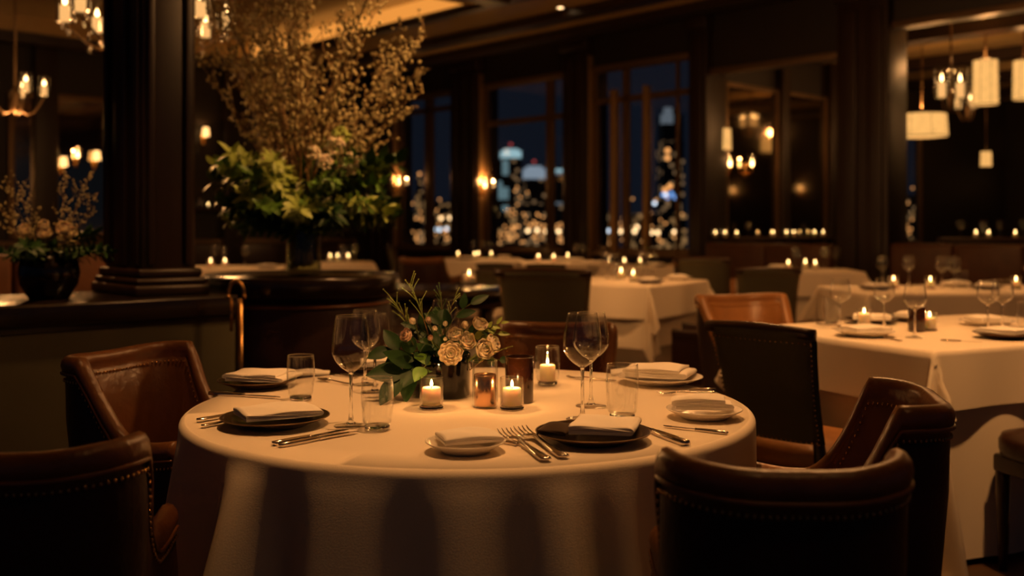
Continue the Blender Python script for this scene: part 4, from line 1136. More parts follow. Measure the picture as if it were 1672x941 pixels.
def sprig_mesh(seed, L, n, lw):
    rnd = random.Random(seed); st, fo = MB(), MB()
    P = lambda q: Vector((0.42 * L * q * q, 0.03 * math.sin(4 * q + seed), L * (q - 0.42 * q * q)))
    st.tube([P(i / 12) for i in range(13)], [0.0035 - 0.0025 * i / 12 for i in range(13)], 5)
    for i in range(n):
        q = 0.34 + 0.66 * i / n; p = P(q); dr = (P(q + 0.02) - P(q - 0.02)).normalized(); a = i * 2.4
        sd = dr.orthogonal().normalized(); sd.rotate(Matrix.Rotation(a, 3, dr))
        leaf(fo, p, dr * 0.7 + sd, (0.3, 0.2, 0.9), lw * rnd.uniform(2.4, 3.6), lw * rnd.uniform(0.6, 0.85), rnd.uniform(0.1, 0.4))
    return st, fo
SP = []
for s, (m, lw) in enumerate((('leaf_mid', 0.024), ('leaf_pale', 0.03), ('leaf_pale', 0.02), ('leaf_dark', 0.03), ('leaf_mid', 0.02))):
    a, c = sprig_mesh(s, 1.0, 46, lw * 1.35); SP.append((a.mesh('stem', 'stem_green'), c.mesh('foliage', m)))
rnd = random.Random(11)
base = bv + Vector((0, 0, 0.03))
def put(name, label, cat, ms, partname, az, tilt, sc, group):
    # the stem leans in the vase mouth before fanning out
    rr = 0.04 * min(1, tilt / 0.5)
    o = thing(name, label, cat, base + Vector((-rr * math.cos(az), -rr * math.sin(az), rnd.uniform(0, 0.02))), 0, group, sc)
    o.rotation_euler = (0, tilt, az)
    link('stem', ms[0], o); link(partname, ms[1], o)
NB = 25
for i in range(NB):
    az = 2 * PI * i * 0.381966 + rnd.uniform(-.2, .2)
    tilt = 0.05 + 0.47 * math.sqrt((i + 0.5) / NB); sc = rnd.uniform(1.2, 1.62)
    if abs(math.cos(az)) < 0.6: tilt *= 0.7
    if math.cos(az) * -0.7 + math.sin(az) * -0.7 > 0.25: tilt *= 0.4
    if tilt > 0.38: sc *= 0.88
    put('blossom_branch', 'tall thin branch of small tan blossoms fanning out of the glass vase', 'branch', BRM[i % 6], 'blossoms', az, tilt, sc, 'blossom branches in the tall arrangement')
for i in range(7):
    put('blossom_branch', 'tall thin branch of small tan blossoms fanning out of the glass vase', 'branch', BRM[i % 6], 'blossoms', 2.0 + 0.14 * i, 0.26 + 0.03 * (i * 3 % 7), 1.25 + 0.04 * (i % 4), 'blossom branches in the tall arrangement')
for i in range(64):
    az = 2 * PI * i * 0.381966 + rnd.uniform(-.3, .3); tilt = rnd.uniform(0.0, 0.52); sc = (0.98 - 0.62 * tilt) * rnd.uniform(0.85, 1.12)
    put('leafy_stem', 'arching green leafy stem drooping over the glass vase', 'leafy stem', SP[i % 5], 'foliage', az, tilt, sc, 'green stems in the tall arrangement')
def cluster(label, px, py, D, rad, seed):
    c = at(px, py, D); o = thing('hydrangea', label, 'flower', c, 0, 'pale flower heads in the tall arrangement'); rr = random.Random(seed)
    b = MB()
    for i in range(46):
        d = Vector((rr.gauss(0, 1), rr.gauss(0, 1), rr.gauss(0, 1))).normalized()
        b.ball(d * rad * rr.uniform(0.75, 1.0), rad * 0.24, rad * 0.24, rad * 0.2, seg=6, rings=4)
    part('bloom', b, 'leaf_pale' if seed % 3 == 0 else 'petal_cream', o)
    r_ = base - c
    part('stem', MB().tube([Vector((0, 0, 0)), r_ * 0.4 + Vector((0, 0, 0.06)), r_], 0.003, 6), 'stem_green', o)
cluster('large pale flower head low at the right of the tall arrangement', 566, 268, 4.78, 0.055, 1)
cluster('pale flower head above the largest one in the tall arrangement', 548, 240, 4.85, 0.045, 2)
cluster('greenish flower head at the top of the leafy part', 556, 222, 4.9, 0.045, 3)
cluster('small pale flower head in the middle of the leafy part', 512, 250, 4.72, 0.032, 4)
cluster('small pale flower head at the left among the leaves', 436, 263, 4.8, 0.028, 5)
cluster('pale flower head close below the blossom branches', 530, 265, 4.68, 0.035, 7)
# ---- the black vase on the partition ledge
bv2 = at(80, 480, 4.28); bz = 0.8685
o = thing('black_vase', 'round glossy black vase on the low partition ledge', 'vase', (bv2.x, bv2.y, bz))
part('body', MB().lathe(revolve_shell([(0, 0.0), (0.075, 0.0), (0.08, 0.006), (0.112, 0.06), (0.122, 0.11), (0.115, 0.15), (0.098, 0.178), (0.088, 0.188), (0.092, 0.198)], 0.006, 0.01), 48), 'glazed_black', o)
rb = Vector((bv2.x, bv2.y, bz + 0.02))
def vflower(label, px, py, D, rad, seed):
    c = at(px, py, D); o = thing('carnation', label, 'flower', c, 0, 'pale flowers in the black vase')
    q = part('bloom', lambda: bloom_mesh('rose', seed), 'petal_cream', o, 'vbloom%d' % (seed % 2)); q.scale = (rad,) * 3
    q.rotation_euler = frame_dir((0.3, -0.8, 0.5)).to_euler()
    r_ = rb - c; part('stem', MB().tube([Vector((0, 0, 0)), r_ * 0.5 + Vector((0, 0, 0.03)), r_], 0.0022, 6), 'stem_green', o)
for i, (lab, px, py, rad) in enumerate((('pale carnation at the left of the black vase', 40, 378, 0.03), ('pale carnation in the centre of the black vase', 73, 383, 0.034), ('small upper carnation over the black vase', 72, 370, 0.026), ('large pale carnation right of centre in the black vase', 104, 376, 0.034), ('pale carnation nearest the column in the black vase', 118, 382, 0.028), ('small carnation low in the black vase', 101, 396, 0.018))):
    vflower(lab, px, py, 4.2, rad, i)
for i in range(9):
    az = i * 2.39996; tilt = rnd.uniform(0.05, 0.42); sc = rnd.uniform(0.32, 0.46)
    ms = SP[3]
    o = thing('leafy_stem', 'dark leafy stem among the pale flowers of the black vase', 'leafy stem', rb + Vector((0, 0, 0.02)), 0, 'leafy stems in the black vase', sc)
    o.rotation_euler = (0, tilt, az); link('stem', ms[0], o); link('foliage', ms[1], o)
for i in range(6):
    az = i * 1.05 + 0.4; tilt = 0.15 + 0.09 * i
    o = thing('blossom_branch', 'thin budded twig rising from the black vase', 'branch', rb + Vector((0, 0, 0.02)), 0, 'budded twigs in the black vase', 0.5)
    o.rotation_euler = (0, tilt, az); link('stem', BRM[i][0], o); link('blossoms', BRM[i][1], o)
# ================================================================ THE BARE DARK TABLE
bt = Vector(((708 - CX) / F * 6.9, 6.9, 0)); BZ = 0.75
o = thing('bar_table', 'bare round dark wood table behind the bouquet', 'table', bt)
part('tabletop', MB().lathe([(0, BZ - 0.035), (0.60, BZ - 0.035), (0.635, BZ - 0.025), (0.64, BZ - 0.008), (0.63, BZ), (0, BZ)], 64), 'black_wood', o)
part('apron', MB().lathe([(0.55, BZ - 0.10), (0.565, BZ - 0.10), (0.565, BZ - 0.036), (0.55, BZ - 0.036), (0.55, BZ - 0.10)], 48), 'dark_wood', o)
for i in range(4):
    a = PI / 4 + i * PI / 2
    part('leg', lambda: MB().tube([(0, 0, 0), (0, 0, 0.3), (0, 0, BZ - 0.04)], [0.02, 0.028, 0.035], 10), 'dark_wood', o, 'btleg', loc=(0.51 * math.cos(a), 0.51 * math.sin(a), 0))
def tiny_candle(label, clabel, p, group, light=0.0, h=0.085, r=0.034, mat='clear_glass', wax=0.045, fh=0.04):
    votive_cup(label, p, h, r, mat, group + ', holders', True)
    return candle(clabel, Vector(p) + Vector((0, 0, 0.009)), wax, r * 0.72, group + ', candles', light, fh)
p = on(766, 463, BZ); p.y = min(p.y, 7.38); p.x = (766 - CX) / F * p.y
tiny_candle('stout votive glass on the bare dark table', 'stout lit candle on the bare dark table', (p.x, p.y, BZ + 0.001), 'bare dark table', 0.6, 0.10, 0.05, 'clear_glass', 0.06)
# ================================================================ THE WHITE TABLES
sq = lambda c, a, x, y: Vector((c.x + x * math.cos(a) - y * math.sin(a), c.y + x * math.sin(a) + y * math.cos(a), 0))
# right-hand square table: corner towards the viewer
RC = Vector((1.43, 3.49, 0)); ra = R(26); RA, RBY = 1.35, 0.93
rc = sq(RC, ra, RA / 2, RBY / 2)
dressed_table('the square table on the right', rc, ra, RA, RBY, 0.215, 0.735, 3)
MC = Vector((0.955, 7.27, 0)); ma = R(57)
mc = sq(MC, ma, 0.5, 0.56)
dressed_table('the square table in the middle distance', mc, ma, 1.0, 1.12, 0.25, 0.46, 5, pedestal=True)
FR = Vector((2.98, 6.9, 0)); dressed_table('the long table behind the right-hand one', FR, R(3), 1.5, 0.85, 0.25, 0.72, 7)
T3 = Vector((-0.39, 13.3, 0)); dressed_table('the far table under the skyline windows', T3, R(4), 0.95, 0.9, 0.24, 0.72, 9)
T4 = Vector((0.62, 12.2, 0)); dressed_table('the far table right of the skyline pillar', T4, R(4), 1.0, 0.9, 0.24, 0.72, 11)
T5 = Vector((2.78, 9.9, 0)); dressed_table('the far table below the small lampshade', T5, R(-6), 0.95, 0.8, 0.24, 0.72, 13)
T6 = Vector((-3.05, 10.6, 0)); dressed_table('the far table glimpsed between column and vase', T6, R(10), 1.3, 0.9, 0.24, 0.72, 15)
T7 = Vector((-2.05, 12.0, 0)); dressed_table('the far table behind the glass vase', T7, R(10), 0.8, 0.8, 0.24, 0.72, 17)
T8 = Vector((1.40, 11.0, 0)); dressed_table('the far table below the third window', T8, R(4), 1.0, 0.8, 0.24, 0.72, 19)
Z = 0.752
def lay(where, glasses=(), candles=(), plates=(), tumblers=(), z=Z, light=0.0, gh=0.215, fh=0.04, h_=0.085, r_=0.034):
    c_, an_, a_, b_ = TOPS[where]
    def keep(p, m=0.07):
        d = p - c_; x = d.x * math.cos(an_) + d.y * math.sin(an_); y = -d.x * math.sin(an_) + d.y * math.cos(an_)
        x = max(-a_ / 2 + m, min(a_ / 2 - m, x)); y = max(-b_ / 2 + m, min(b_ / 2 - m, y))
        q = sq(c_, an_, x, y); return Vector((q.x, q.y, p.z))
    used = []
    def gp(px, py, r=0.045, m=0.07):
        # the pixel's place on the top, moved aside just enough to stand clear of what is already there
        p0 = keep(on(px, py, z), m); best = p0
        for k_ in range(240):
            rad = 0.006 * k_ / 2; a = k_ * 2.39996; p = keep(p0 + Vector((rad * math.cos(a), rad * math.sin(a), 0)), m)
            if all((p - q).length > r + rq + 0.004 for q, rq in used): best = p; break
        used.append((best, r)); return best
    cups = [gp(*q, 0.042) for q in sorted(candles)]
    dishes = [gp(*q, 0.112, 0.12) for q in sorted(plates)]
    stems = [gp(*q, 0.044) for q in sorted(glasses)]
    tums = [gp(*q, 0.038) for q in sorted(tumblers)]
    for i, q in enumerate(sorted(glasses)): wine_glass('%s wine glass on %s' % (nth(i, len(glasses)), where), stems[i], gh, 0.042, 0.032, 'wine glasses on ' + where)
    for i, q in enumerate(sorted(candles)):
        tiny_candle('%s votive glass on %s' % (nth(i, len(candles)), where), '%s lit candle on %s' % (nth(i, len(candles)), where), cups[i], where, light, fh=fh, h=h_, r=r_)
    for i, q in enumerate(sorted(plates)):
        p = dishes[i]; plate('%s plate on %s' % (nth(i, len(plates)), where), p, 0.11, 'china' if i % 2 else 'dark_china', 'plates on ' + where)
        napkin('%s folded cream napkin on %s' % (nth(i, len(plates)), where), p + Vector((0, 0, 0.0182)), 0.145, 0.12, R(-20 + 37 * i), 'napkin_linen', 'napkins on ' + where, 0.02, 2, 20 + i)
    for i, q in enumerate(sorted(tumblers)): tumbler('%s tumbler on %s' % (nth(i, len(tumblers)), where), tums[i], 0.115, 0.036, 'tumblers on ' + where)
W1 = 'the square table on the right'
lay(W1, [(1372, 537), (1413, 533), (1494, 552), (1613, 541), (1628, 540)], [(1411, 533), (1518, 540)], [(1379, 524), (1612, 531), (1458, 523), (1405, 549), (1640, 552)], [(1357, 529), (1640, 538)], light=0.2, gh=0.205, fh=0.022, h_=0.072, r_=0.029)
G = 'cutlery on the square table on the right'
cut2(knife, 'knife pointing at the front wine glass on the square table on the right', (1470, 558), (1440, 552), 0.7525, G)
cut2(knife, 'dark-looking knife at the viewer side of the square table on the right', (1540, 557), (1600, 560), 0.7525, G)
cut2(fork, 'fork next to the first plate on the square table on the right', (1335, 531), (1390, 541), 0.7525, G)
p = on(1497, 541, Z); o = thing('candle_tumbler', 'dark brown glass tumbler beside the votive on the square table on the right', 'candle holder', p)
part('wall', MB().lathe(revolve_shell([(0, 0.0006), (0.031, 0.0006), (0.0335, 0.004), (0.034, 0.095)], 0.0026, 0.006), 28), 'amber_glass', o)
lay('the long table behind the right-hand one', [(1434, 466), (1484, 467), (1538, 470), (1552, 471), (1680, 470)], [(1459, 471), (1519, 472), (1659, 472)], [(1430, 473), (1560, 468), (1610, 472)], [(1572, 470)], light=0.2, fh=0.03)
lay('the square table in the middle distance', [(1004, 457), (1050, 461), (1066, 460), (998, 456)], [(1014, 456), (1034, 460)], [(895, 458), (930, 454), (1075, 463), (1115, 456)], light=0.3)
lay('the far table under the skyline windows', [(772, 421), (808, 420), (786, 419)], [(748, 422), (775, 423), (781, 422), (802, 422)], [(760, 424), (820, 420)], light=0.25)
lay('the far table right of the skyline pillar', [(893, 426), (925, 424), (936, 425)], [(879, 427), (904, 428), (924, 425)], [(915, 424), (940, 427)], light=0.25)
lay('the far table below the small lampshade', [(1300, 437), (1337, 437), (1350, 436)], [(1287, 440), (1312, 438), (1331, 440)], [(1262, 437)], light=0.25)
lay('the far table glimpsed between column and vase', [(358, 432), (400, 434), (350, 434)], [(344, 437), (367, 436)], [(445, 438)], light=0.25)
lay('the far table behind the glass vase', [(560, 423), (570, 424)], [(539, 425), (551, 426), (567, 424)], light=0.25)
lay('the far table below the third window', [(1052, 434), (1068, 436), (980, 434)], [(1000, 437), (1020, 436), (1056, 438)], [(1080, 437)], light=0.2)
# ---- chairs around those tables
GS = 'dark upholstered side chairs'
side_chair('dark chair with nailhead back, tucked at the left of the square table on the right', (1.04, 3.60, 0), (0.76, 0.65), GS, back_m='panel_fabric', scale=(0.9, 0.92, 0.925))
c = at(1217, 485, 4.85); armchair('tan leather armchair facing the viewer at the far corner of the right-hand square table', (c.x + 0.05, 4.86, 0), (0.3, -0.95), 'armchairs in the dining room', lm='leather_tan', key='act', scale=(0.92, 0.92, 0.98))
side_chair('chair showing only its dark seat and leg before the square table on the right', (1.90, 3.38, 0), (-0.3, 0.95), GS, seat_m='leather_dark', key='scd')
side_chair('dark chair with its back to the viewer at the middle-distance table', (0.27, 6.45, 0), (0.25, 0.97), GS, scale=(1.25, 1.1, 1.0))
armchair('low dark armchair turned sideways right of the middle-distance table', (1.22, 6.2, 0), (-0.95, 0.3), 'armchairs in the dining room', lm='leather_dark', key='acl', scale=(0.95, 0.95, 0.85))
side_chair('dark chair, back to the viewer, before the table below the lampshade bay', (1.84, 7.5, 0), (0.15, 0.97), GS, scale=(0.95, 1, 0.96))
armchair('tan armchair beside the table below the small lampshade bay', (1.84, 9.8, 0), (0.9, -0.45), 'armchairs in the dining room', lm='leather_tan', key='act')
side_chair('black chair left of the table below the small lampshade bay', (1.72, 8.7, 0), (0.5, 0.85), GS)
armchair('brown armchair facing sideways at the left of the far skyline table', (-0.85, 10.6, 0), (0.5, 0.85), 'armchairs in the dining room', key='ac')
side_chair('dark chair with its back to the viewer behind the lone stout candle', (-0.12, 9.4, 0), (0.1, 1), GS, scale=(0.8, 0.9, 0.86))
side_chair('farther dark chair between the two skyline tables', (-0.10, 11.4, 0), (0.3, 0.95), GS, scale=(0.9, 0.9, 0.84))
side_chair('dark chair at the left end of the far skyline table', (-1.25, 13.2, 0), (1, 0.1), GS)
side_chair('dark chair before the far table right of the skyline pillar', (0.42, 11.2, 0), (0.2, 0.95), GS, scale=(0.9, 0.9, 0.84))
# ================================================================ LAMPS
def drum_pendant(label, c, w, h, ceil, name='pendant_lamp', group='drum shade lamps', glow='drum_shade', light=0.0):
    o = thing(name, label, 'lamp', c, 0, group)
    part('shade', MB().lathe([(w / 2 * 0.995, -h / 2), (w / 2, -h / 2), (w / 2 * 0.94, h / 2), (w / 2 * 0.935, h / 2), (w / 2 * 0.99, -h / 2)], 40), glow, o)
    b = MB()
    for z, k_ in ((-h / 2, 1.0), (h / 2, 0.94)): b.tube([(w / 2 * k_ * 1.004 * math.cos(2 * PI * i / 36), w / 2 * k_ * 1.004 * math.sin(2 * PI * i / 36), z) for i in range(36)], 0.005, 6, closed=True)
    for i in range(8):
        a = 2 * PI * i / 8; b.tube([(w / 2 * 1.006 * math.cos(a), w / 2 * 1.006 * math.sin(a), -h / 2), (w / 2 * 0.946 * math.cos(a), w / 2 * 0.946 * math.sin(a), h / 2)], 0.0025, 5)
    part('frame', b, 'bronze', o)
    part('rod', MB().tube([(0, 0, -h * 0.1), (0, 0, ceil - c[2] - 0.02)], 0.009, 8), 'bronze', o)
    part('ceiling_rose', MB().lathe([(0, -0.03), (0.05, -0.025), (0.06, -0.001), (0, 0)], 20), 'bronze', o, loc=(0, 0, ceil - c[2]))
    part('bulb', MB().ball((0, 0, -0.02), 0.03, seg=10, rings=8), 'bulb_glow', o)
    if light: point_light('lamp_light', (0, 0, h / 2 + 0.07), light, WARM, 0.06, o)
    return o
def chandelier(label, c, arms, rad, ceil, sh=0.2, sr=0.05, group='candle chandeliers', light=0.0, phase=0.0, crystals=False):
    o = thing('chandelier', label, 'chandelier', c, 0, group)
    part('rod', MB().tube([(0, 0, -0.2), (0, 0, ceil - c[2] - 0.02)], 0.011, 8), 'bronze', o)
    part('ceiling_rose', MB().lathe([(0, -0.04), (0.06, -0.03), (0.07, -0.001), (0, 0)], 20), 'bronze', o, loc=(0, 0, ceil - c[2]))
    part('hub', MB().lathe([(0, -0.24), (0.02, -0.22), (0.045, -0.17), (0.03, -0.12), (0.05, -0.08), (0.02, -0.02), (0, 0)], 20), 'bronze', o)
    for i in range(arms):
        a = 2 * PI * i / arms + phase; ca, sa = math.cos(a), math.sin(a)
        ar = part('arm', MB().tube([(rad * q * ca, rad * q * sa, -0.15 - 0.11 * math.sin(PI * q * 0.9) + 0.10 * q * q) for q in [j / 12 for j in range(13)]], 0.008, 8), 'bronze', o)
        tip = (rad * ca, rad * sa, -0.08)
        part('shade', MB().lathe(revolve_shell([(0, 0.0), (sr * 0.7, 0.0), (sr, 0.02), (sr, sh)], 0.003, 0.006), 20), 'clear_glass', ar, loc=tip)
        part('candle_tube', MB().lathe([(0, 0.007), (sr * 0.55, 0.007), (sr * 0.55, sh * 0.55), (0, sh * 0.56)], 14), 'lamp_shade_glow', ar, loc=tip)
        part('bulb', MB().lathe([(0, sh * 0.562), (0.012, sh * 0.62), (0.014, sh * 0.68), (0, sh * 0.85)], 10), 'bulb_glow', ar, loc=tip)
        if crystals:
            for j in range(3):
                q = 0.45 + 0.25 * j
                part('crystal_drop', lambda: MB().ball((0, 0, 0), 0.012, 0.012, 0.022, seg=6, rings=4), 'thick_glass', ar, 'crystal', loc=(rad * q * ca, rad * q * sa, -0.15 - 0.11 * math.sin(PI * q * 0.9) + 0.10 * q * q - 0.032))
            for j in range(2):
                part('crystal_drop', None, 'thick_glass', ar, 'crystal', loc=(tip[0] + sr * 1.1 * math.cos(a + 1.5 + j * 3.1), tip[1] + sr * 1.1 * math.sin(a + 1.5 + j * 3.1), tip[2] - 0.028))
    if light: point_light('chandelier_light', (0, 0, -0.33), light, WARM, 0.12, o)
    return o
c = at(240, 22, 6.2); chandelier('large candle chandelier half hidden behind the square column', c, 8, 0.46, CEIL, 0.19, 0.055, light=70, phase=0.25, crystals=True)
c = at(25, 140, 8.6); chandelier('smaller candle chandelier at the far left', c, 5, 0.22, CEIL, 0.17, 0.045, light=25, phase=0.5)
c = at(1505, 205, 12.4); drum_pendant('wide shallow drum pendant beside the fluted pier', c, 0.60, 0.27, ACEIL, light=30)
c = at(1499, 165, 12.0); chandelier('pair-armed candle chandelier above the wide drum pendant', c + Vector((-0.0, -0.9, 0)), 2, 0.105, ACEIL, 0.32, 0.075, phase=0.1)
c = at(1609, 135, 11.3); drum_pendant('tall cylindrical pendant shade in the adjoining room', c, 0.27, 0.49, ACEIL, light=20)
c = at(1672, 131, 11.6); drum_pendant('cylindrical pendant shade cut by the right edge of the room view', c, 0.24, 0.44, ACEIL, light=2)
c = at(1580, 168, 13.6); chandelier('small candle chandelier behind the tall cylindrical shade', c, 3, 0.12, ACEIL, 0.24, 0.07, phase=0.9)
c = at(1610, 260, 15.2); drum_pendant('little lampshade hanging far back in the adjoining room', c, 0.16, 0.23, ACEIL)
c = at(1181, 228, 12.72); drum_pendant('small tapered lampshade in the open bay next to the third window', c, 0.20, 0.275, ACEIL, light=12)
def sconce(label, c, facing, shade=False, light=0.0, h=0.13):
    """C: the lamp's centre; FACING: unit vector from the wall into the room"""
    o = thing('wall_sconce', label, 'wall lamp', c, math.atan2(facing[1], facing[0]) - PI / 2, 'wall sconces')
    part('backplate', MB().box(-0.03, 0.03, -0.10, -0.085, -0.16, 0.02, 0.006), 'brass', o)
    part('arm', MB().tube([(0, -0.09, -0.1), (0, -0.04, -0.13), (0, 0, -0.10), (0, 0, -0.04)], 0.007, 8), 'brass', o)
    if shade: part('shade', MB().lathe([(0.055, -0.03), (0.056, -0.03), (0.040, h - 0.03), (0.039, h - 0.03), (0.0545, -0.029)], 24), 'small_shade_glow', o)
    else: part('shade', MB().lathe(revolve_shell([(0, -0.04), (0.03, -0.04), (0.042, -0.01), (0.042, h - 0.02)], 0.003, -0.035), 18), 'clear_glass', o)
    part('bulb', MB().lathe([(0, -0.035), (0.016, -0.02), (0.018, 0.02), (0, 0.06)], 12), 'bulb_glow', o)
    if light: point_light('sconce_light', (0, 0, 0.075), light, WARM, 0.012, o)
    return o
def on_s(px, py, s):
    """point seen at (px,py) on the plane s = const"""
    r = (px - CX) / F
    # W0 + sU + tV, x = r*y
    p = W0 + U * s; t = (p.x - r * p.y) / (r * V.y - V.x); q = p + V * t
    return Vector((q.x, q.y, EYE - (py - HY) / F * q.y))
# sconce on the flank of the second pier
fl = PS[1][0]
for i in range(5):  # sconces added so the partition mirrors have something bright to reflect
    sconce('%s added shaded sconce on the far wall brightening the adjoining room mirrors' % nth(i, 5), rm(-0.7 - 1.7 * i, 8.8, 1.95), (-V.x, -V.y), True, 4.0)
c = at(776, 303, 15.0); q = on_s(785, 303, fl - 0.10)
sconce('brass sconce glowing on the side of the pier left of the middle window', rm(fl - 0.10, -PD / 2, q.z), (-U.x, -U.y), light=16)
sconce('brass sconce on the side of the corner pier', rm(PS[0][0] - 0.10, -PD / 2, 1.9), (-U.x, -U.y), light=6)
q = on_s(1192, 268, -0.02); sconce('first small sconce on the mirrored partition in the lampshade bay', q, (-U.x, -U.y), light=1.2)
q = on_s(1228, 268, -0.02); sconce('second small sconce on the mirrored partition, farther from the lampshade', q, (-U.x, -U.y), light=1.2)
sb = S_END - 0.16
for i, (px, py, sh, lab) in enumerate(((127, 254, False, 'glass sconce on the back wall left of the square column'), (158, 258, True, 'shaded sconce on the back wall close to the square column'), (336, 219, True, 'shaded sconce on the back wall between column and branches'), (104, 268, True, 'dim shaded sconce on the back wall over the black vase'))):
    q = on_s(px, py, sb); sconce(lab, q, (-U.x, -U.y), sh, light=2.0)
# shelf with bottles on the back wall, glimpsed left of the tall arrangement
q0 = on_s(300, 335, S_END - 0.15); q1 = on_s(392, 335, S_END - 0.15)
b = MB(); t0, t1 = st(q0)[1], st(q1)[1]
o = thing('wall_shelf', 'dark wall shelf behind the leaves left of the tall arrangement', 'shelf', rm(S_END - 0.12, (t0 + t1) / 2, q0.z - 0.05))
inv = Matrix.Translation(o.location).inverted()
b = RB(); b.box(S_END - 0.26, S_END - 0.055, min(t0, t1), max(t0, t1), q0.z - 0.09, q0.z - 0.05, 0.008); part('board', b, 'dark_wood', o).matrix_parent_inverse = inv
b = RB(); b.box(S_END - 0.2, S_END - 0.055, min(t0, t1) + 0.05, min(t0, t1) + 0.09, q0.z - 0.25, q0.z - 0.09, 0.006); b.box(S_END - 0.2, S_END - 0.055, max(t0, t1) - 0.09, max(t0, t1) - 0.05, q0.z - 0.25, q0.z - 0.09, 0.006); part('brackets', b, 'bronze', o).matrix_parent_inverse = inv
for i in range(6):
    t = t0 + (t1 - t0) * (0.12 + 0.15 * i); p = rm(S_END - 0.16, t, q0.z - 0.049)
    if i % 2 == 0:
        tiny_candle('%s votive glass on the back wall shelf' % nth(i // 2, 3), '%s lit candle on the back wall shelf' % nth(i // 2, 3), p, 'back wall shelf')
    else:
        o = thing('bottle', '%s bottle on the back wall shelf' % nth(i // 2, 3), 'bottle', p, 0, 'bottles on the back wall shelf')
        part('body', MB().lathe([(0, 0), (0.036, 0), (0.038, 0.01), (0.038, 0.16), (0.03, 0.19), (0.014, 0.215), (0.013, 0.27), (0, 0.27)], 18), 'amber_glass', o, 'bottle')
        part('cap', MB().lathe([(0, 0.271), (0.0145, 0.271), (0.0145, 0.295), (0, 0.297)], 12), 'brass', o, 'bottlecap')
# big framed mirror on the back wall at the far left
qa, qb = on_s(20, 300, S_END - 0.06), on_s(185, 300, S_END - 0.06); t0, t1 = sorted((st(qa)[1], st(qb)[1]))
o = thing('wall_mirror', 'broad antiqued mirror on the back wall behind the black vase', 'mirror', rm(S_END - 0.06, (t0 + t1) / 2, 1.2)); inv = Matrix.Translation(o.location).inverted()
b = RB(); b.box(S_END - 0.075, S_END - 0.052, t0, t1, 1.05, 2.95); part('mirror_glass', b, 'mirror_dark', o).matrix_parent_inverse = inv
b = RB()
for (a, c_, z0, z1) in ((t0 - 0.06, t0 + 0.02, 1.0, 3.0), (t1 - 0.02, t1 + 0.06, 1.0, 3.0), (t0, t1, 0.99, 1.07), (t0, t1, 2.93, 3.02)): b.box(S_END - 0.11, S_END - 0.053, a, c_, z0, z1, 0.01)
part('frame', b, 'bronze', o).matrix_parent_inverse = inv
# a laid table in the adjoining room
AT = at(1618, 398, 12.6); AT = Vector((AT.x, AT.y, 0))
CZ = 1.03
o = thing('console_table', 'dark console table with glasses at the back of the adjoining room', 'table', (AT.x, AT.y, 0), R(-20))
part('tabletop', MB().box(-0.6, 0.6, -0.22, 0.22, CZ - 0.05, CZ, 0.01), 'dark_wood', o)
part('apron', MB().box(-0.55, 0.55, -0.18, 0.18, CZ - 0.16, CZ - 0.051), 'dark_wood', o)
for sx in (-1, 1):
    for sy in (-1, 1): part('leg', lambda: MB().tube([(0, 0, 0), (0, 0, CZ - 0.1)], [0.02, 0.03], 8), 'dark_wood', o, 'consleg', loc=(sx * 0.5, sy * 0.14, 0))
gl = [(AT.x + dx, AT.y + dy) for dx, dy in ((-0.35, 0.05), (-0.12, -0.06), (0.12, 0.02), (0.36, -0.08))]
for i, (x, y) in enumerate(gl): wine_glass('%s wine glass on the console in the adjoining room' % nth(i, 4), (x, y, CZ + 0.001), 0.215, 0.042, 0.032, 'wine glasses on the console in the adjoining room')
for i, (dx, dy) in enumerate(((-0.22, -0.08), (0.0, 0.06), (0.25, -0.1))): tiny_candle('%s votive glass on the console in the adjoining room' % nth(i, 3), '%s lit candle on the console in the adjoining room' % nth(i, 3), (AT.x + dx, AT.y + dy, CZ + 0.001), 'console in the adjoining room', 0.2)
# ---- recessed downlights
def downlight(label, p, target, energy, angle, blend=0.6, size=0.05, color=WARM, ceil=CEIL):
    o = thing('recessed_downlight', label, 'downlight', (p[0], p[1], ceil), 0, 'recessed downlights')
    part('trim_ring', MB().lathe([(0.045, -0.001), (0.075, -0.001), (0.07, -0.014), (0.05, -0.016), (0.045, -0.001)], 28), 'bronze', o, 'dl_ring')
    part('lens', MB().lathe([(0, -0.006), (0.044, -0.006), (0.044, -0.003), (0, -0.003)], 24), 'downlight_glow', o, 'dl_lens')
    l = spot_light('downlight_beam', (0, 0, -0.03), Vector(target) - Vector((p[0], p[1], ceil)), energy, color, angle, blend, size, o)
    return o
downlight('recessed ceiling downlight right above the round table', (0.02, 2.12), (TC.x + 0.02, TC.y - 0.02, 0.75), 225, 29, 0.35, 0.03)
downlight('recessed ceiling downlight over the square table on the right', (1.75, 2.5), (rc.x - 0.15, rc.y - 0.1, 0.7), 400, 36, 0.8, 0.06)
downlight('recessed ceiling downlight over the long table behind', (3.0, 6.4), (FR.x, FR.y, 0.7), 120, 40, 0.8, 0.06)
downlight('recessed ceiling downlight over the middle-distance table', (0.5, 5.9), (mc.x, mc.y, 0.55), 330, 30, 0.8, 0.06)
downlight('recessed ceiling downlight above the tall arrangement', (0.35, 4.35), (bv.x + 0.14, bv.y, 1.5), 360, 32, 0.9, 0.06)
c = at(915, 12, 12.2); downlight('small bright recessed downlight in the ceiling before the skyline windows', (c.x, c.y), (0.2, 12.4, 0.5), 170, 50, 0.9)
downlight('recessed downlight over the far table near the vase', (-2.6, 10.3), (-2.7, 11.0, 0.7), 100, 50, 0.9)
downlight('recessed downlight over the table below the small lampshade bay', (2.3, 8.9), (2.72, 9.9, 0.7), 110, 44, 0.9)
downlight('recessed ceiling downlight near the low partition', (-0.2, 2.4), (-1.05, 2.75, 0.6), 40, 34, 0.9, 0.05)
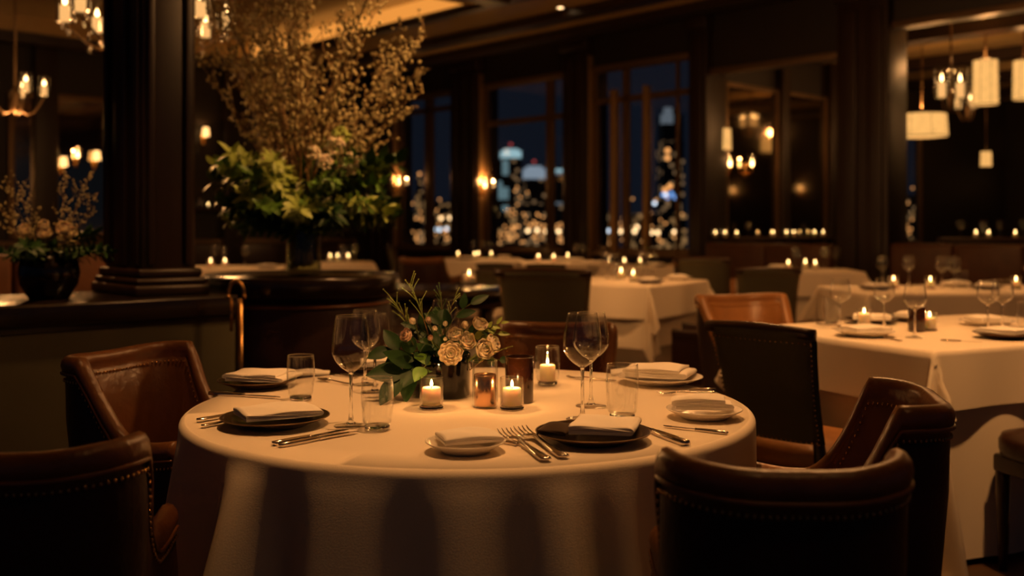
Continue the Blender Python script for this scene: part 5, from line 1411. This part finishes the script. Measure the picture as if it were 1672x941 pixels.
downlight('added weak fill downlight in front of the round table', (0.9, 0.7), (0.0, 1.75, 0.5), 14, 50, 0.9, 0.08)  # weak fill, added to lift the front drape and chair backs
downlight('added unseen downlight brightening the flowers of the black vase on the ledge', (-1.55, 3.7), (bv2.x, bv2.y, 1.15), 230, 24, 0.9, 0.05)  # lamp added to bring up the flowers in the black vase
# two unseen chandeliers, added above the view to brighten ceiling and room
chandelier('unseen candle chandelier added over the middle of the room for fill light', (1.3, 4.0, 3.1), 8, 0.46, CEIL, 0.19, 0.055, light=60, phase=0.1)
chandelier('unseen candle chandelier added before the third window to light the ceiling', (1.9, 7.8, 3.38), 8, 0.4, CEIL, 0.19, 0.055, light=60, phase=0.3)
for i, (s_, t_) in enumerate(((-2.4, 5.2), (-4.6, 3.4), (-5.2, 6.2))):  # pendants added deeper in the room to put lights into the mirrors
    drum_pendant('%s deep drum pendant added for its reflection in the adjoining room mirrors' % nth(i, 3), rm(s_, t_, 2.6), 0.4, 0.26, ACEIL, light=18)

# long shelf of votives under the mirrors of the adjoining room
SHZ = 1.03
o = thing('wall_shelf', 'long shelf of votives under the mirrors of the adjoining room', 'shelf', rm(0.0, 2.5, SHZ)); inv = Matrix.Translation(o.location).inverted()
b = RB(); b.box(-0.16, 0.045, 0.35, 4.5, SHZ - 0.045, SHZ, 0.01); part('board', b, 'dark_wood', o).matrix_parent_inverse = inv
for t in (0.7, 2.4, 4.2):
    b = RB(); b.box(-0.12, 0.045, t, t + 0.05, SHZ - 0.2, SHZ - 0.045, 0.008); part('bracket', b, 'bronze', o).matrix_parent_inverse = inv
pxs = [1168, 1184, 1203, 1222, 1262, 1284, 1296, 1312, 1330, 1344]
for i, px in enumerate(pxs):
    q = on_s(px, 380, -0.04); q.z = SHZ + 0.001
    lab = ['first', 'second', 'third', 'fourth', 'fifth', 'sixth', 'seventh', 'eighth', 'ninth', 'tenth'][i]
    if i in (3, 7): wine_glass('wine glass standing %s along the votive shelf in the adjoining room' % lab, q, 0.2, 0.04, 0.031, 'glasses on the votive shelf')
    else: tiny_candle('%s votive glass along the shelf under the adjoining mirrors' % lab, '%s lit candle along the shelf under the adjoining mirrors' % lab, q, 'votive shelf in the adjoining room', fh=0.034)
